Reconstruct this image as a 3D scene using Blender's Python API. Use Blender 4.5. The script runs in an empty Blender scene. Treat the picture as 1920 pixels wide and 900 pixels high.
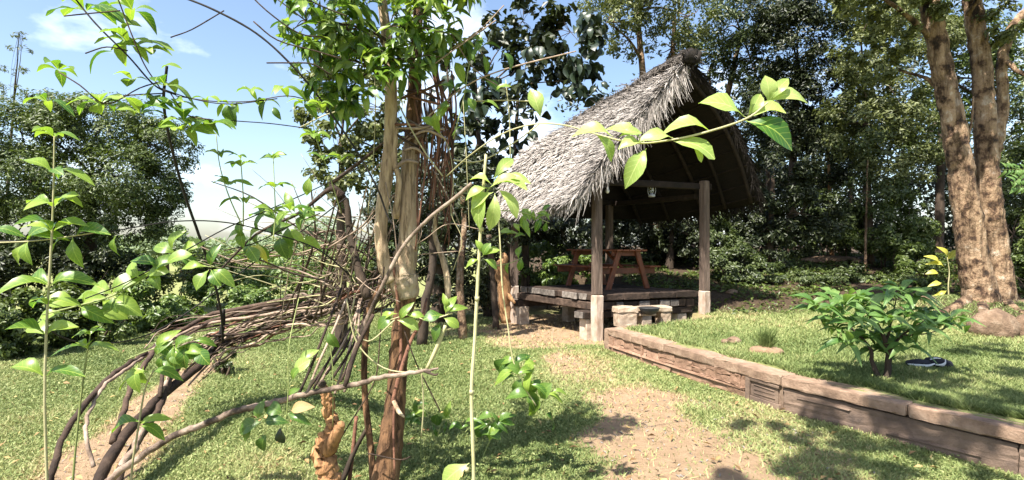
import bpy, bmesh, math, random
import numpy as np
from mathutils import Vector, Matrix

R = random.Random(7)
NR = np.random.default_rng(7)
SC = bpy.context.scene
COL = SC.collection

# ------------------------------------------------------------------ camera, sky, sun, exposure
F = 1000.0            # focal length in photo pixels (1920 wide)
CAM_H = 1.6
HOR = 460.0
cam = bpy.data.cameras.new("camera")
cam.sensor_fit = 'HORIZONTAL'
cam.sensor_width = 36.0
cam.lens = 36.0 * F / 1920.0
cam.shift_y = (HOR - 450.0) / 1920.0
cam.clip_start = 0.05
cam.clip_end = 2000.0
cam_o = bpy.data.objects.new("camera", cam)
cam_o.location = (0, 0, CAM_H)
cam_o.rotation_euler = (math.pi / 2, 0, 0)
COL.objects.link(cam_o)
SC.camera = cam_o

TO_SUN = Vector((-0.50, -0.62, 1.22)).normalized()
SUN_ELEV = math.asin(TO_SUN.z)
SUN_AZ = math.atan2(TO_SUN.x, TO_SUN.y)      # clockwise from +Y

world = bpy.data.worlds.new("World")
SC.world = world
world.use_nodes = True
wn, wl = world.node_tree.nodes, world.node_tree.links
for n in list(wn):
    wn.remove(n)
sky = wn.new("ShaderNodeTexSky")
sky.sky_type = 'NISHITA'
sky.sun_disc = False
sky.sun_elevation = SUN_ELEV
sky.sun_rotation = SUN_AZ
sky.air_density = 1.0
sky.dust_density = 1.6
sky.ozone_density = 1.0
tc = wn.new("ShaderNodeTexCoord")
mp = wn.new("ShaderNodeMapping")
mp.inputs['Scale'].default_value = (1.0, 1.0, 2.2)
ns = wn.new("ShaderNodeTexNoise")
ns.inputs['Scale'].default_value = 3.4
ns.inputs['Detail'].default_value = 7.0
ns.inputs['Roughness'].default_value = 0.55
cr = wn.new("ShaderNodeValToRGB")
cr.color_ramp.elements[0].position = 0.56
cr.color_ramp.elements[0].color = (0, 0, 0, 1)
cr.color_ramp.elements[1].position = 0.80
cr.color_ramp.elements[1].color = (1, 1, 1, 1)
mx = wn.new("ShaderNodeMix")
mx.data_type = 'RGBA'
mx.inputs['B'].default_value = (9.0, 9.4, 10.0, 1)
sx = wn.new("ShaderNodeMath"); sx.operation = 'MULTIPLY'; sx.inputs[1].default_value = 0.85
bgn = wn.new("ShaderNodeBackground")
bgn.inputs['Strength'].default_value = 0.10
wo = wn.new("ShaderNodeOutputWorld")
wl.new(tc.outputs['Generated'], mp.inputs['Vector'])
wl.new(mp.outputs['Vector'], ns.inputs['Vector'])
wl.new(ns.outputs['Fac'], cr.inputs['Fac'])
wl.new(cr.outputs['Color'], sx.inputs[0])
wl.new(sx.outputs[0], mx.inputs['Factor'])
wl.new(sky.outputs['Color'], mx.inputs['A'])
wl.new(mx.outputs['Result'], bgn.inputs['Color'])
wl.new(bgn.outputs['Background'], wo.inputs['Surface'])

sun = bpy.data.lights.new("sun", 'SUN')
sun.energy = 5.0
sun.angle = math.radians(0.55)
sun.color = (1.0, 0.95, 0.86)
sun_o = bpy.data.objects.new("sun", sun)
sun_o.rotation_euler = TO_SUN.to_track_quat('Z', 'Y').to_euler()
sun_o.location = (-6, -8, 12)
COL.objects.link(sun_o)

SC.view_settings.view_transform = 'Standard'
SC.view_settings.look = 'None'
SC.view_settings.exposure = 1.5
SC.view_settings.gamma = 1.0
SC.render.engine = 'CYCLES'
SC.cycles.max_bounces = 6
SC.cycles.diffuse_bounces = 3
SC.cycles.glossy_bounces = 2
SC.cycles.transmission_bounces = 4
SC.cycles.transparent_max_bounces = 4

# ------------------------------------------------------------------ helpers
def at(px, py, Y):
    """photo pixel at a chosen distance -> world point"""
    return Vector(((px - 960.0) * Y / F, Y, CAM_H - (py - HOR) * Y / F))

WL = {}
def wloc(o):
    return WL.get(o.name, Vector((0, 0, 0)))

def tag(o, label=None, cat=None, group=None, kind=None):
    if label: o['label'] = label
    if cat: o['category'] = cat
    if group: o['group'] = group
    if kind: o['kind'] = kind
    return o

def thing(name, loc, label, cat, group=None):
    o = bpy.data.objects.new(name, None)
    o.empty_display_size = 0.1
    o.location = loc
    COL.objects.link(o)
    WL[o.name] = Vector(loc)
    return tag(o, label, cat, group)

def mesh_np(name, V, faces, attr=None, smooth=False):
    """V (n,3); faces: int array (m,3|4) or list of index lists"""
    me = bpy.data.meshes.new(name)
    V = np.asarray(V, dtype=np.float32)
    if isinstance(faces, np.ndarray):
        k = faces.shape[1]; m = faces.shape[0]
        me.vertices.add(len(V)); me.vertices.foreach_set('co', V.ravel())
        me.loops.add(m * k); me.loops.foreach_set('vertex_index', faces.astype(np.int32).ravel())
        me.polygons.add(m)
        me.polygons.foreach_set('loop_start', np.arange(0, m * k, k, dtype=np.int32))
        me.polygons.foreach_set('loop_total', np.full(m, k, dtype=np.int32))
        me.update(calc_edges=True)
    else:
        me.from_pydata([tuple(v) for v in V], [], [list(f) for f in faces])
        me.update()
    if attr is not None:
        for an, (dom, vals) in attr.items():
            a = me.attributes.new(an, 'FLOAT', dom)
            a.data.foreach_set('value', np.asarray(vals, dtype=np.float32).ravel())
    if smooth:
        me.polygons.foreach_set('use_smooth', np.ones(len(me.polygons), dtype=bool))
    return me

def put(name, me, mat, parent=None, loc=None):
    o = bpy.data.objects.new(name, me)
    if mat is not None and len(me.materials) == 0:
        me.materials.append(mat)
    w = Vector(loc) if loc is not None else Vector((0, 0, 0))
    o.location = w - (wloc(parent) if parent else Vector((0, 0, 0)))
    if parent: o.parent = parent
    COL.objects.link(o)
    WL[o.name] = w
    return o

def obj(name, V, faces, mat, parent=None, attr=None, smooth=False):
    """mesh given in world coordinates, recentred on itself"""
    V = np.asarray(V, dtype=np.float64)
    c = V.mean(axis=0); c[2] = V[:, 2].min()
    return put(name, mesh_np(name, V - c, faces, attr, smooth), mat, parent, c)

class MB:
    """collects pieces into one mesh"""
    def __init__(s): s.v = []; s.f = []; s.n = 0
    def add(s, V, Fc):
        V = np.asarray(V, float).reshape(-1, 3)
        s.v.append(V)
        s.f += [[i + s.n for i in f] for f in Fc]
        s.n += len(V)
    def build(s, name, mat, parent=None, smooth=False):
        return obj(name, np.concatenate(s.v), s.f, mat, parent, None, smooth)

def smooth_line(P, sub=5):
    """Catmull-Rom through rows of P (k columns)"""
    P = np.asarray(P, float)
    if len(P) < 3: sub = max(sub, 2)
    Q = np.vstack([2 * P[0] - P[1], P, 2 * P[-1] - P[-2]])
    out = []
    for i in range(1, len(Q) - 2):
        p0, p1, p2, p3 = Q[i - 1], Q[i], Q[i + 1], Q[i + 2]
        for t in np.linspace(0, 1, sub, endpoint=False):
            out.append(0.5 * (2 * p1 + (p2 - p0) * t + (2 * p0 - 5 * p1 + 4 * p2 - p3) * t * t + (3 * p1 - p0 - 3 * p2 + p3) * t ** 3))
    out.append(P[-1])
    return np.array(out)

def tube(pts, sides=7, sub=5, rough=0.0, wob=0.0, seed=None):
    """pts rows (x,y,z,r) -> verts, faces"""
    L = smooth_line(pts, sub) if sub > 1 else np.asarray(pts, float)
    C, Rr = L[:, :3].copy(), np.maximum(L[:, 3], 0.0006)
    rg = np.random.default_rng(seed if seed is not None else R.randrange(1 << 30))
    n = len(C)
    if wob: C[1:-1] += rg.normal(0, wob, (n - 2, 3)) if n > 2 else 0
    T = np.gradient(C, axis=0)
    T /= np.linalg.norm(T, axis=1, keepdims=True) + 1e-9
    u = np.cross(T[0], [0.3, 1, 0.2]); u /= np.linalg.norm(u) + 1e-9
    V = np.zeros((n, sides, 3))
    ang = np.linspace(0, 2 * np.pi, sides, endpoint=False)
    for i in range(n):
        u = u - T[i] * np.dot(u, T[i]); u /= np.linalg.norm(u) + 1e-9
        w = np.cross(T[i], u)
        rr = Rr[i] * (1 + (rg.normal(0, rough, sides) if rough else 0))
        V[i] = C[i] + (np.cos(ang) * rr)[:, None] * u + (np.sin(ang) * rr)[:, None] * w
    Fc = []
    for i in range(n - 1):
        for j in range(sides):
            k = (j + 1) % sides
            Fc.append([i * sides + j, i * sides + k, (i + 1) * sides + k, (i + 1) * sides + j])
    Fc.append(list(range(sides))[::-1])
    Fc.append([(n - 1) * sides + j for j in range(sides)])
    return V.reshape(-1, 3), Fc

def ptube(P, sides=7, sub=5, rough=0.0, wob=0.0):
    """P rows (px,py,Y,r)"""
    A = [list(at(p[0], p[1], p[2])) + [p[3]] for p in P]
    return tube(A, sides, sub, rough, wob)

def hexa(c8, jit=0.0):
    """8 corners (bottom 4 ccw, top 4 ccw)"""
    V = np.array([list(c) for c in c8], float)
    if jit: V += NR.normal(0, jit, V.shape)
    return V, [[3, 2, 1, 0], [4, 5, 6, 7], [0, 1, 5, 4], [1, 2, 6, 5], [2, 3, 7, 6], [3, 0, 4, 7]]

def bevelled(name, V, Fc, mat, parent=None, bev=0.008, seg=1, jit=0.0, cuts=0):
    V = np.asarray(V, float)
    c = V.mean(axis=0); c[2] = V[:, 2].min()
    bm = bmesh.new()
    vs = [bm.verts.new(tuple(v - c)) for v in V]
    for f in Fc: bm.faces.new([vs[i] for i in f])
    bmesh.ops.recalc_face_normals(bm, faces=bm.faces)
    if cuts:
        bmesh.ops.subdivide_edges(bm, edges=[e for e in bm.edges if e.calc_length() > 0.12], cuts=cuts, use_grid_fill=True)
    if bev:
        es = [e for e in bm.edges if len(e.link_faces) == 2 and e.calc_face_angle(0) > 0.6]
        bmesh.ops.bevel(bm, geom=es, offset=bev, segments=seg, affect='EDGES', profile=0.6)
    if jit:
        for v in bm.verts: v.co += Vector((R.gauss(0, jit), R.gauss(0, jit), R.gauss(0, jit)))
    me = bpy.data.meshes.new(name); bm.to_mesh(me); bm.free()
    return put(name, me, mat, parent, c)

def box_axes(o, a, b, h, la, lb, lh):
    """corners of a box: origin o, unit axes a,b,h and lengths"""
    o, a, b, h = Vector(o), Vector(a) * la, Vector(b) * lb, Vector(h) * lh
    return [o, o + a, o + a + b, o + b, o + h, o + a + h, o + a + b + h, o + b + h]

def hash2(ix, iy, s):
    h = (ix * 374761393 + iy * 668265263 + s * 1442695041) & 0xffffffff
    h = ((h ^ (h >> 13)) * 1274126177) & 0xffffffff
    return ((h ^ (h >> 16)) & 0xffff) / 65535.0
def vnoise(x, y, s=0):
    x = np.asarray(x, float); y = np.asarray(y, float)
    ix = np.floor(x).astype(np.int64); iy = np.floor(y).astype(np.int64)
    fx = x - ix; fy = y - iy
    fx = fx * fx * (3 - 2 * fx); fy = fy * fy * (3 - 2 * fy)
    a = hash2(ix, iy, s); b = hash2(ix + 1, iy, s); c = hash2(ix, iy + 1, s); d = hash2(ix + 1, iy + 1, s)
    return (a * (1 - fx) + b * fx) * (1 - fy) + (c * (1 - fx) + d * fx) * fy
def fbm(x, y, s=0, o=4):
    t = 0; am = 0.5
    for k in range(o):
        t = t + am * vnoise(x * 2 ** k, y * 2 ** k, s + k); am *= 0.5
    return t / (1 - 0.5 ** o)
def sstep(a, b, x):
    t = np.clip((x - a) / (b - a), 0, 1); return t * t * (3 - 2 * t)

# ------------------------------------------------------------------ materials
def new_mat(name):
    m = bpy.data.materials.new(name); m.use_nodes = True
    nt = m.node_tree
    for n in list(nt.nodes): nt.nodes.remove(n)
    out = nt.nodes.new("ShaderNodeOutputMaterial")
    return m, nt, out
def ramp(nt, stops):
    r = nt.nodes.new("ShaderNodeValToRGB")
    e = r.color_ramp.elements
    while len(e) < len(stops): e.new(0.5)
    for i, (p, c) in enumerate(stops):
        e[i].position = p; e[i].color = (c[0], c[1], c[2], 1)
    return r
def mixc(nt, fac, a, b, mode='MIX'):
    m = nt.nodes.new("ShaderNodeMix"); m.data_type = 'RGBA'; m.blend_type = mode
    for s, v in (('Factor', fac), ('A', a), ('B', b)):
        if hasattr(v, 'is_linked') or hasattr(v, 'links'): nt.links.new(v, m.inputs[s])
        elif isinstance(v, (int, float)): m.inputs[s].default_value = v
        else: m.inputs[s].default_value = (v[0], v[1], v[2], 1)
    return m.outputs['Result']
def noise(nt, scale, detail=4, rough=0.6, vec=None):
    n = nt.nodes.new("ShaderNodeTexNoise")
    n.inputs['Scale'].default_value = scale; n.inputs['Detail'].default_value = detail; n.inputs['Roughness'].default_value = rough
    if vec is not None: nt.links.new(vec, n.inputs['Vector'])
    return n.outputs['Fac']
def objcoord(nt, scale=(1, 1, 1), kind='Object'):
    t = nt.nodes.new("ShaderNodeTexCoord"); m = nt.nodes.new("ShaderNodeMapping")
    m.inputs['Scale'].default_value = scale
    nt.links.new(t.outputs[kind], m.inputs['Vector'])
    return m.outputs['Vector']

def leaf_mat(name, dark, light, trans=0.35, rough=0.42, veins=False, tcol=None, spec=0.5):
    m, nt, out = new_mat(name); L = nt.links
    at_ = nt.nodes.new("ShaderNodeAttribute"); at_.attribute_name = 'v'
    oi = nt.nodes.new("ShaderNodeObjectInfo")
    if veins: fac = oi.outputs['Random']
    else: fac = at_.outputs['Fac']
    col = mixc(nt, fac, dark, light)
    if veins:
        g = nt.nodes.new("ShaderNodeTexCoord")
        sp = nt.nodes.new("ShaderNodeSeparateXYZ"); L.new(g.outputs['Generated'], sp.inputs[0])
        def mth(op, a, b=None):
            q = nt.nodes.new("ShaderNodeMath"); q.operation = op
            for i, v in enumerate((a, b)):
                if v is None: continue
                if isinstance(v, (int, float)): q.inputs[i].default_value = v
                else: L.new(v, q.inputs[i])
            return q.outputs[0]
        ax = mth('ABSOLUTE', mth('SUBTRACT', sp.outputs['X'], 0.5))
        rib = mth('LESS_THAN', ax, 0.022)
        ph = mth('FRACT', mth('SUBTRACT', mth('MULTIPLY', sp.outputs['Y'], 8.0), mth('MULTIPLY', ax, 4.0)))
        vein = mth('LESS_THAN', ph, 0.10)
        both = mth('MULTIPLY', mth('MAXIMUM', rib, mth('MULTIPLY', vein, 0.6)), 0.75)
        col = mixc(nt, both, col, (light[0] * 1.5, light[1] * 1.35, light[2] * 1.6))
        sp_n = noise(nt, 5.0, 4, 0.65, g.outputs['Object'])
        col = mixc(nt, sp_n, col, mixc(nt, 0.5, col, (dark[0] * 0.6, dark[1] * 0.6, dark[2] * 0.6)))
        ov = nt.nodes.new('ShaderNodeVectorMath'); ov.operation = 'ADD'; L.new(g.outputs['Object'], ov.inputs[0]); L.new(oi.outputs['Location'], ov.inputs[1])
        bl = ramp(nt, [(0.66, (0, 0, 0)), (0.72, (1, 1, 1))]); L.new(noise(nt, 7.0, 4, 0.7, ov.outputs[0]), bl.inputs['Fac'])
        col = mixc(nt, bl.outputs['Color'], col, (0.20, 0.13, 0.04))
    p = nt.nodes.new("ShaderNodeBsdfPrincipled")
    L.new(col, p.inputs['Base Color'])
    p.inputs['Roughness'].default_value = rough
    p.inputs['Specular IOR Level'].default_value = spec
    tr = nt.nodes.new("ShaderNodeBsdfTranslucent")
    tint = tcol or (1.25, 1.35, 0.55)
    tcn = mixc(nt, 1.0, col, tint, 'MULTIPLY')
    L.new(tcn, tr.inputs['Color'])
    ms = nt.nodes.new("ShaderNodeMixShader"); ms.inputs[0].default_value = trans
    L.new(p.outputs[0], ms.inputs[1]); L.new(tr.outputs[0], ms.inputs[2])
    L.new(ms.outputs[0], out.inputs['Surface'])
    return m

def rough_mat(name, stops, scale=6.0, stretch=(1, 1, 1), bump=0.3, bscale=None, rough=0.85, spec=0.3, var=0.25, detail=6, kind='Object', dist=0.02, crack=0):
    """noise-coloured, bumped material; each object a little lighter or darker"""
    m, nt, out = new_mat(name); L = nt.links
    v = objcoord(nt, stretch, kind)
    f = noise(nt, scale, detail, 0.65, v)
    col = ramp(nt, stops); L.new(f, col.inputs['Fac'])
    oi = nt.nodes.new("ShaderNodeObjectInfo")
    mr = nt.nodes.new("ShaderNodeMapRange"); mr.inputs['To Min'].default_value = 1 - var; mr.inputs['To Max'].default_value = 1 + var
    L.new(oi.outputs['Random'], mr.inputs['Value'])
    colout = col.outputs['Color']; ck = None
    if crack:
        v2 = objcoord(nt, (1, 1, 0.12), kind)
        ck = ramp(nt, [(0.36, (.38, .35, .33)), (0.52, (1, 1, 1))]); L.new(noise(nt, crack * 2.2, 5, .7, v2), ck.inputs['Fac'])
        colout = mixc(nt, 1.0, colout, ck.outputs['Color'], 'MULTIPLY')
    cc = nt.nodes.new("ShaderNodeVectorMath"); cc.operation = 'SCALE'
    L.new(colout, cc.inputs[0]); L.new(mr.outputs['Result'], cc.inputs['Scale'])
    p = nt.nodes.new("ShaderNodeBsdfPrincipled")
    L.new(cc.outputs[0], p.inputs['Base Color'])
    p.inputs['Roughness'].default_value = rough; p.inputs['Specular IOR Level'].default_value = spec
    if bump:
        f2 = noise(nt, bscale or scale * 3, 6, 0.7, v)
        if ck is not None:
            ad = nt.nodes.new('ShaderNodeMath'); ad.operation = 'MULTIPLY_ADD'; ad.inputs[1].default_value = .7
            L.new(ck.outputs['Color'], ad.inputs[0]); L.new(f2, ad.inputs[2]); f2 = ad.outputs[0]
        b = nt.nodes.new("ShaderNodeBump"); b.inputs['Strength'].default_value = bump; b.inputs['Distance'].default_value = dist
        L.new(f2, b.inputs['Height']); L.new(b.outputs[0], p.inputs['Normal'])
    L.new(p.outputs[0], out.inputs['Surface'])
    return m

def attr_mat(name, stops, rough=0.8, trans=0.0, spec=0.3, nsc=0, attr='v'):
    """colour from the 'v' attribute (per blade / straw)"""
    m, nt, out = new_mat(name); L = nt.links
    a = nt.nodes.new("ShaderNodeAttribute"); a.attribute_name = attr
    col = ramp(nt, stops); L.new(a.outputs['Fac'], col.inputs['Fac'])
    c = col.outputs['Color']
    p = nt.nodes.new("ShaderNodeBsdfPrincipled"); L.new(c, p.inputs['Base Color'])
    p.inputs['Roughness'].default_value = rough; p.inputs['Specular IOR Level'].default_value = spec
    if trans:
        tr = nt.nodes.new("ShaderNodeBsdfTranslucent"); L.new(c, tr.inputs['Color'])
        ms = nt.nodes.new("ShaderNodeMixShader"); ms.inputs[0].default_value = trans
        L.new(p.outputs[0], ms.inputs[1]); L.new(tr.outputs[0], ms.inputs[2]); L.new(ms.outputs[0], out.inputs['Surface'])
    else:
        L.new(p.outputs[0], out.inputs['Surface'])
    return m

def ground_mat():
    m, nt, out = new_mat("ground"); L = nt.links
    a = nt.nodes.new("ShaderNodeAttribute"); a.attribute_name = 'dirt'
    v = objcoord(nt)
    n1 = noise(nt, 1.3, 5, 0.6, v); n2 = noise(nt, 26.0, 6, 0.75, v); n3 = noise(nt, 7.0, 5, 0.65, v)
    gr = ramp(nt, [(0.25, (0.10, 0.12, 0.04)), (0.5, (0.22, 0.235, 0.085)), (0.75, (0.36, 0.34, 0.16))]); L.new(n2, gr.inputs['Fac'])
    dr = ramp(nt, [(0.25, (0.20, 0.13, 0.08)), (0.5, (0.34, 0.235, 0.145)), (0.8, (0.46, 0.345, 0.225))]); L.new(n3, dr.inputs['Fac'])
    lit = ramp(nt, [(0.48, (0, 0, 0)), (0.62, (1, 1, 1))]); L.new(n2, lit.inputs['Fac'])
    dirt = mixc(nt, n1, dr.outputs['Color'], (0.30, 0.205, 0.125))
    dd = nt.nodes.new("ShaderNodeMath"); dd.operation = 'ADD'
    ns_ = nt.nodes.new("ShaderNodeMath"); ns_.operation = 'MULTIPLY_ADD'; ns_.inputs[1].default_value = 0.7; ns_.inputs[2].default_value = -0.35
    L.new(n3, ns_.inputs[0]); L.new(a.outputs['Fac'], dd.inputs[0]); L.new(ns_.outputs[0], dd.inputs[1])
    rr = ramp(nt, [(0.3, (0, 0, 0)), (0.7, (1, 1, 1))]); L.new(dd.outputs[0], rr.inputs['Fac'])
    c = mixc(nt, rr.outputs['Color'], gr.outputs['Color'], dirt)
    sh = nt.nodes.new("ShaderNodeAttribute"); sh.attribute_name = 'litter'
    lt = ramp(nt, [(0.3, (0.03, 0.022, 0.015)), (0.55, (0.08, 0.055, 0.035)), (0.8, (0.17, 0.12, 0.075))]); L.new(n2, lt.inputs['Fac'])
    c = mixc(nt, sh.outputs['Fac'], c, lt.outputs['Color'])
    p = nt.nodes.new("ShaderNodeBsdfPrincipled"); L.new(c, p.inputs['Base Color'])
    p.inputs['Roughness'].default_value = 0.95; p.inputs['Specular IOR Level'].default_value = 0.15
    b = nt.nodes.new("ShaderNodeBump"); b.inputs['Strength'].default_value = 0.9; b.inputs['Distance'].default_value = 0.04
    L.new(n2, b.inputs['Height']); L.new(b.outputs[0], p.inputs['Normal'])
    L.new(p.outputs[0], out.inputs['Surface'])
    return m

M = {}
M['ground'] = ground_mat()
M['grass'] = attr_mat("grass", [(0.0, (0.075, 0.12, 0.03)), (0.45, (0.225, 0.275, 0.095)), (0.75, (0.37, 0.385, 0.165)), (1.0, (0.48, 0.36, 0.20))], trans=0.3, rough=0.6)
M['sap'] = leaf_mat("sapling_leaf", (0.055, 0.15, 0.02), (0.34, 0.46, 0.08), 0.42, 0.38, True)
M['sprig'] = leaf_mat("sprig_leaf", (0.30, 0.42, 0.10), (0.46, 0.56, 0.18), 0.40, 0.40, True)
M['green'] = leaf_mat("broad_leaf", (0.05, 0.12, 0.02), (0.17, 0.28, 0.05), 0.40, 0.36, True)
M['yellow'] = leaf_mat("yellow_leaf", (0.45, 0.42, 0.05), (0.62, 0.60, 0.12), 0.35, 0.45, True)
M['pin'] = leaf_mat('bright_pinnate_leaf', (0.10, 0.20, 0.02), (0.33, 0.42, 0.08), 0.42, 0.40, True)
M['dark'] = leaf_mat("dark_leaf", (0.010, 0.02, 0.010), (0.035, 0.055, 0.026), 0.10, 0.40, True)
M['shrub'] = leaf_mat("shrub_leaf", (0.07, 0.16, 0.035), (0.20, 0.31, 0.085), 0.35, 0.45, True)
M['dry'] = leaf_mat("dry_leaf", (0.28, 0.17, 0.07), (0.42, 0.30, 0.13), 0.2, 0.7, True)
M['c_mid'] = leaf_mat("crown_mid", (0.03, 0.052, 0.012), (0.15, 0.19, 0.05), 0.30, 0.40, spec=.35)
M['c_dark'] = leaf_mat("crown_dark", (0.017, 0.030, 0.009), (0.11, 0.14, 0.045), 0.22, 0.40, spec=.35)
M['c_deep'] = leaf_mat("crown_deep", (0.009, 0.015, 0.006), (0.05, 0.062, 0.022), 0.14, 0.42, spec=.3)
M['c_crown'] = leaf_mat("crown_front", (0.04, 0.09, 0.014), (0.24, 0.32, 0.06), 0.38, 0.40, spec=.4)
M['c_green'] = leaf_mat("crown_green", (0.022, 0.04, 0.010), (0.15, 0.19, 0.06), 0.25, 0.42, spec=.3)
M['vine_two'] = rough_mat("vine_two_tone", [(0.42, (0.05, 0.034, 0.026)), (0.5, (0.20, 0.145, 0.11)), (0.62, (0.36, 0.28, 0.22))], 5, (1, 1, 1), .5, 40, var=.2)
M['c_light'] = leaf_mat("crown_light", (0.06, 0.11, 0.025), (0.22, 0.29, 0.08), 0.35, 0.40)
M['c_far'] = leaf_mat("crown_far", (0.12, 0.17, 0.09), (0.26, 0.32, 0.18), 0.3, 0.6)  # pale leaf tones put the distance haze into the colour
M['c_olive'] = leaf_mat("crown_olive", (0.038, 0.052, 0.016), (0.23, 0.25, 0.10), 0.25, 0.42, spec=.3)
M['bark_pale'] = rough_mat("bark_pale", [(0.3, (0.20, 0.13, 0.08)), (0.5, (0.38, 0.28, 0.18)), (0.75, (0.52, 0.43, 0.31))], 5, (1, 1, 0.35), 0.6, 22, crack=16)
M['bark_brown'] = rough_mat("bark_brown", [(0.3, (0.06, 0.032, 0.017)), (0.52, (0.20, 0.105, 0.05)), (0.8, (0.38, 0.235, 0.13))], 6, (1, 1, 0.3), 0.8, 24, crack=20)
M['bark_orange'] = rough_mat("bark_orange", [(0.3, (0.17, 0.08, 0.035)), (0.5, (0.38, 0.20, 0.09)), (0.75, (0.54, 0.34, 0.18))], 6, (1, 1, 0.5), 0.6, 26, crack=12)
M['bark_dark'] = rough_mat("bark_dark", [(0.3, (0.025, 0.018, 0.013)), (0.6, (0.075, 0.052, 0.036)), (0.85, (0.17, 0.13, 0.10))], 8, (1, 1, 0.4), 0.5, 30)
M['bark_big'] = rough_mat("bark_big", [(0.36, (0.035, 0.022, 0.015)), (0.43, (0.11, 0.063, 0.038)), (0.48, (0.27, 0.175, 0.105)), (0.59, (0.38, 0.26, 0.165)), (0.64, (0.48, 0.38, 0.29))], 5.5, (1, 1, 0.8), 1.0, 16, dist=0.07, crack=4)
M['vine_grey'] = rough_mat("vine_grey", [(0.3, (0.13, 0.09, 0.065)), (0.55, (0.30, 0.22, 0.165)), (0.8, (0.47, 0.38, 0.30))], 9, (1, 1, 1), 0.5, 40, var=0.35)
M['vine_dark'] = rough_mat("vine_dark", [(0.3, (0.022, 0.014, 0.011)), (0.6, (0.07, 0.044, 0.03)), (0.85, (0.20, 0.14, 0.10))], 9, (1, 1, 1), 0.5, 40, var=0.35)
M['whip'] = rough_mat('whip', [(0.3, (0.008, 0.008, 0.008)), (0.7, (0.03, 0.025, 0.022))], 9, (1, 1, 1), 0.3, 40)
M['vine_red'] = rough_mat("vine_red", [(0.3, (0.07, 0.03, 0.02)), (0.6, (0.17, 0.08, 0.05)), (0.85, (0.30, 0.19, 0.13))], 9, (1, 1, 1), 0.5, 40, var=0.4)
M['stem_green'] = rough_mat("stem_green", [(0.3, (0.16, 0.20, 0.06)), (0.7, (0.30, 0.33, 0.13))], 10, (1, 1, 1), 0.15, 40, rough=0.6)
M['stem_tan'] = rough_mat("stem_tan", [(0.3, (0.28, 0.26, 0.12)), (0.7, (0.48, 0.44, 0.26))], 10, (1, 1, 0.4), 0.2, 40, rough=0.6)
M['fallen'] = attr_mat('fallen', [(0.0, (0.10, 0.05, 0.02)), (0.5, (0.30, 0.19, 0.08)), (1.0, (0.50, 0.42, 0.16))], rough=.7)
M['straw'] = attr_mat("straw", [(0.0, (0.08, 0.067, 0.057)), (0.4, (0.27, 0.237, 0.212)), (0.8, (0.44, 0.40, 0.365)), (1.0, (0.54, 0.50, 0.455))], rough=0.75)
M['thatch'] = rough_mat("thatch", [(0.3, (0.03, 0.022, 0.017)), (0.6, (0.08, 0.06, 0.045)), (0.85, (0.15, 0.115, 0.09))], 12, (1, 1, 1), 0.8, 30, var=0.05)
M['thatch_in'] = rough_mat("thatch_inside", [(0.3, (0.005, 0.0035, 0.0025)), (0.6, (0.011, 0.007, 0.005)), (0.85, (0.028, 0.017, 0.011))], 10, (1, 1, 3), 0.8, 30, var=0.2)  # near black: the shade under the roof is put into the colour
M['dark_shade'] = rough_mat('dark_shade_thatch', [(0.3, (0.006, 0.005, 0.004)), (0.8, (0.025, 0.018, 0.013))], 12, (1, 1, 1), .8, 30)  # near black stands for shade on the right slope's straw
M['sleeper'] = rough_mat("sleeper", [(0.3, (0.016, 0.011, 0.008)), (0.55, (0.055, 0.036, 0.026)), (0.85, (0.15, 0.105, 0.078))], 9, (1, 1, 1), 0.6, 35, var=0.4)
M['sleeper_pale'] = rough_mat("sleeper_pale", [(0.3, (0.06, 0.05, 0.043)), (0.55, (0.17, 0.145, 0.125)), (0.85, (0.33, 0.295, 0.26))], 12, (1, 1, 1), 0.5, 40, var=0.3)
M['post'] = rough_mat("post_wood", [(0.3, (0.045, 0.031, 0.024)), (0.55, (0.125, 0.088, 0.067)), (0.85, (0.25, 0.19, 0.155))], 7, (2, 2, 0.25), 0.6, 25, var=0.1)
M['postpaint'] = rough_mat("post_paint", [(0.28, (0.24, 0.15, 0.095)), (0.5, (0.40, 0.31, 0.245)), (0.8, (0.52, 0.45, 0.39))], 7, (1, 1, 0.5), 0.3, 25, var=0.06)
M['pier'] = rough_mat("pier_concrete", [(0.3, (0.28, 0.20, 0.14)), (0.55, (0.45, 0.36, 0.28)), (0.85, (0.56, 0.49, 0.41))], 6, (1, 1, 1), 0.4, 25, var=0.08)
M['table'] = rough_mat("table_wood", [(0.3, (0.08, 0.023, 0.010)), (0.55, (0.165, 0.050, 0.020)), (0.85, (0.24, 0.085, 0.037))], 6, (1, 1, 1), 0.2, 30, rough=0.5, spec=0.4, var=0.15)
M['pole'] = rough_mat("pole_wood", [(0.3, (0.009, 0.006, 0.004)), (0.6, (0.022, 0.014, 0.010)), (0.85, (0.05, 0.034, 0.024))], 8, (1, 1, 1), 0.4, 30, var=0.2)  # darkened wood, under-roof shade put into its colour
M['cap'] = rough_mat("capstone", [(0.25, (0.10, 0.062, 0.042)), (0.5, (0.24, 0.16, 0.11)), (0.8, (0.38, 0.28, 0.205))], 5, (1, 1, 1), 0.9, 18, var=0.06)
M['stone'] = rough_mat("wall_stone", [(0.25, (0.13, 0.075, 0.048)), (0.5, (0.25, 0.15, 0.10)), (0.8, (0.35, 0.235, 0.165))], 6, (1, 1, 1), 0.9, 18, var=0.10)
M['mortar'] = rough_mat("mortar", [(0.3, (0.13, 0.085, 0.06)), (0.6, (0.22, 0.155, 0.11)), (0.85, (0.30, 0.22, 0.165))], 7, (1, 1, 1), 0.7, 25, var=0.05)
M['plaster'] = rough_mat("wall_plaster", [(0.28, (0.045, 0.035, 0.032)), (0.48, (0.145, 0.10, 0.074)), (0.8, (0.26, 0.185, 0.135))], 2.2, (1, 1, 1), 0.6, 22, var=0.06)
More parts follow.
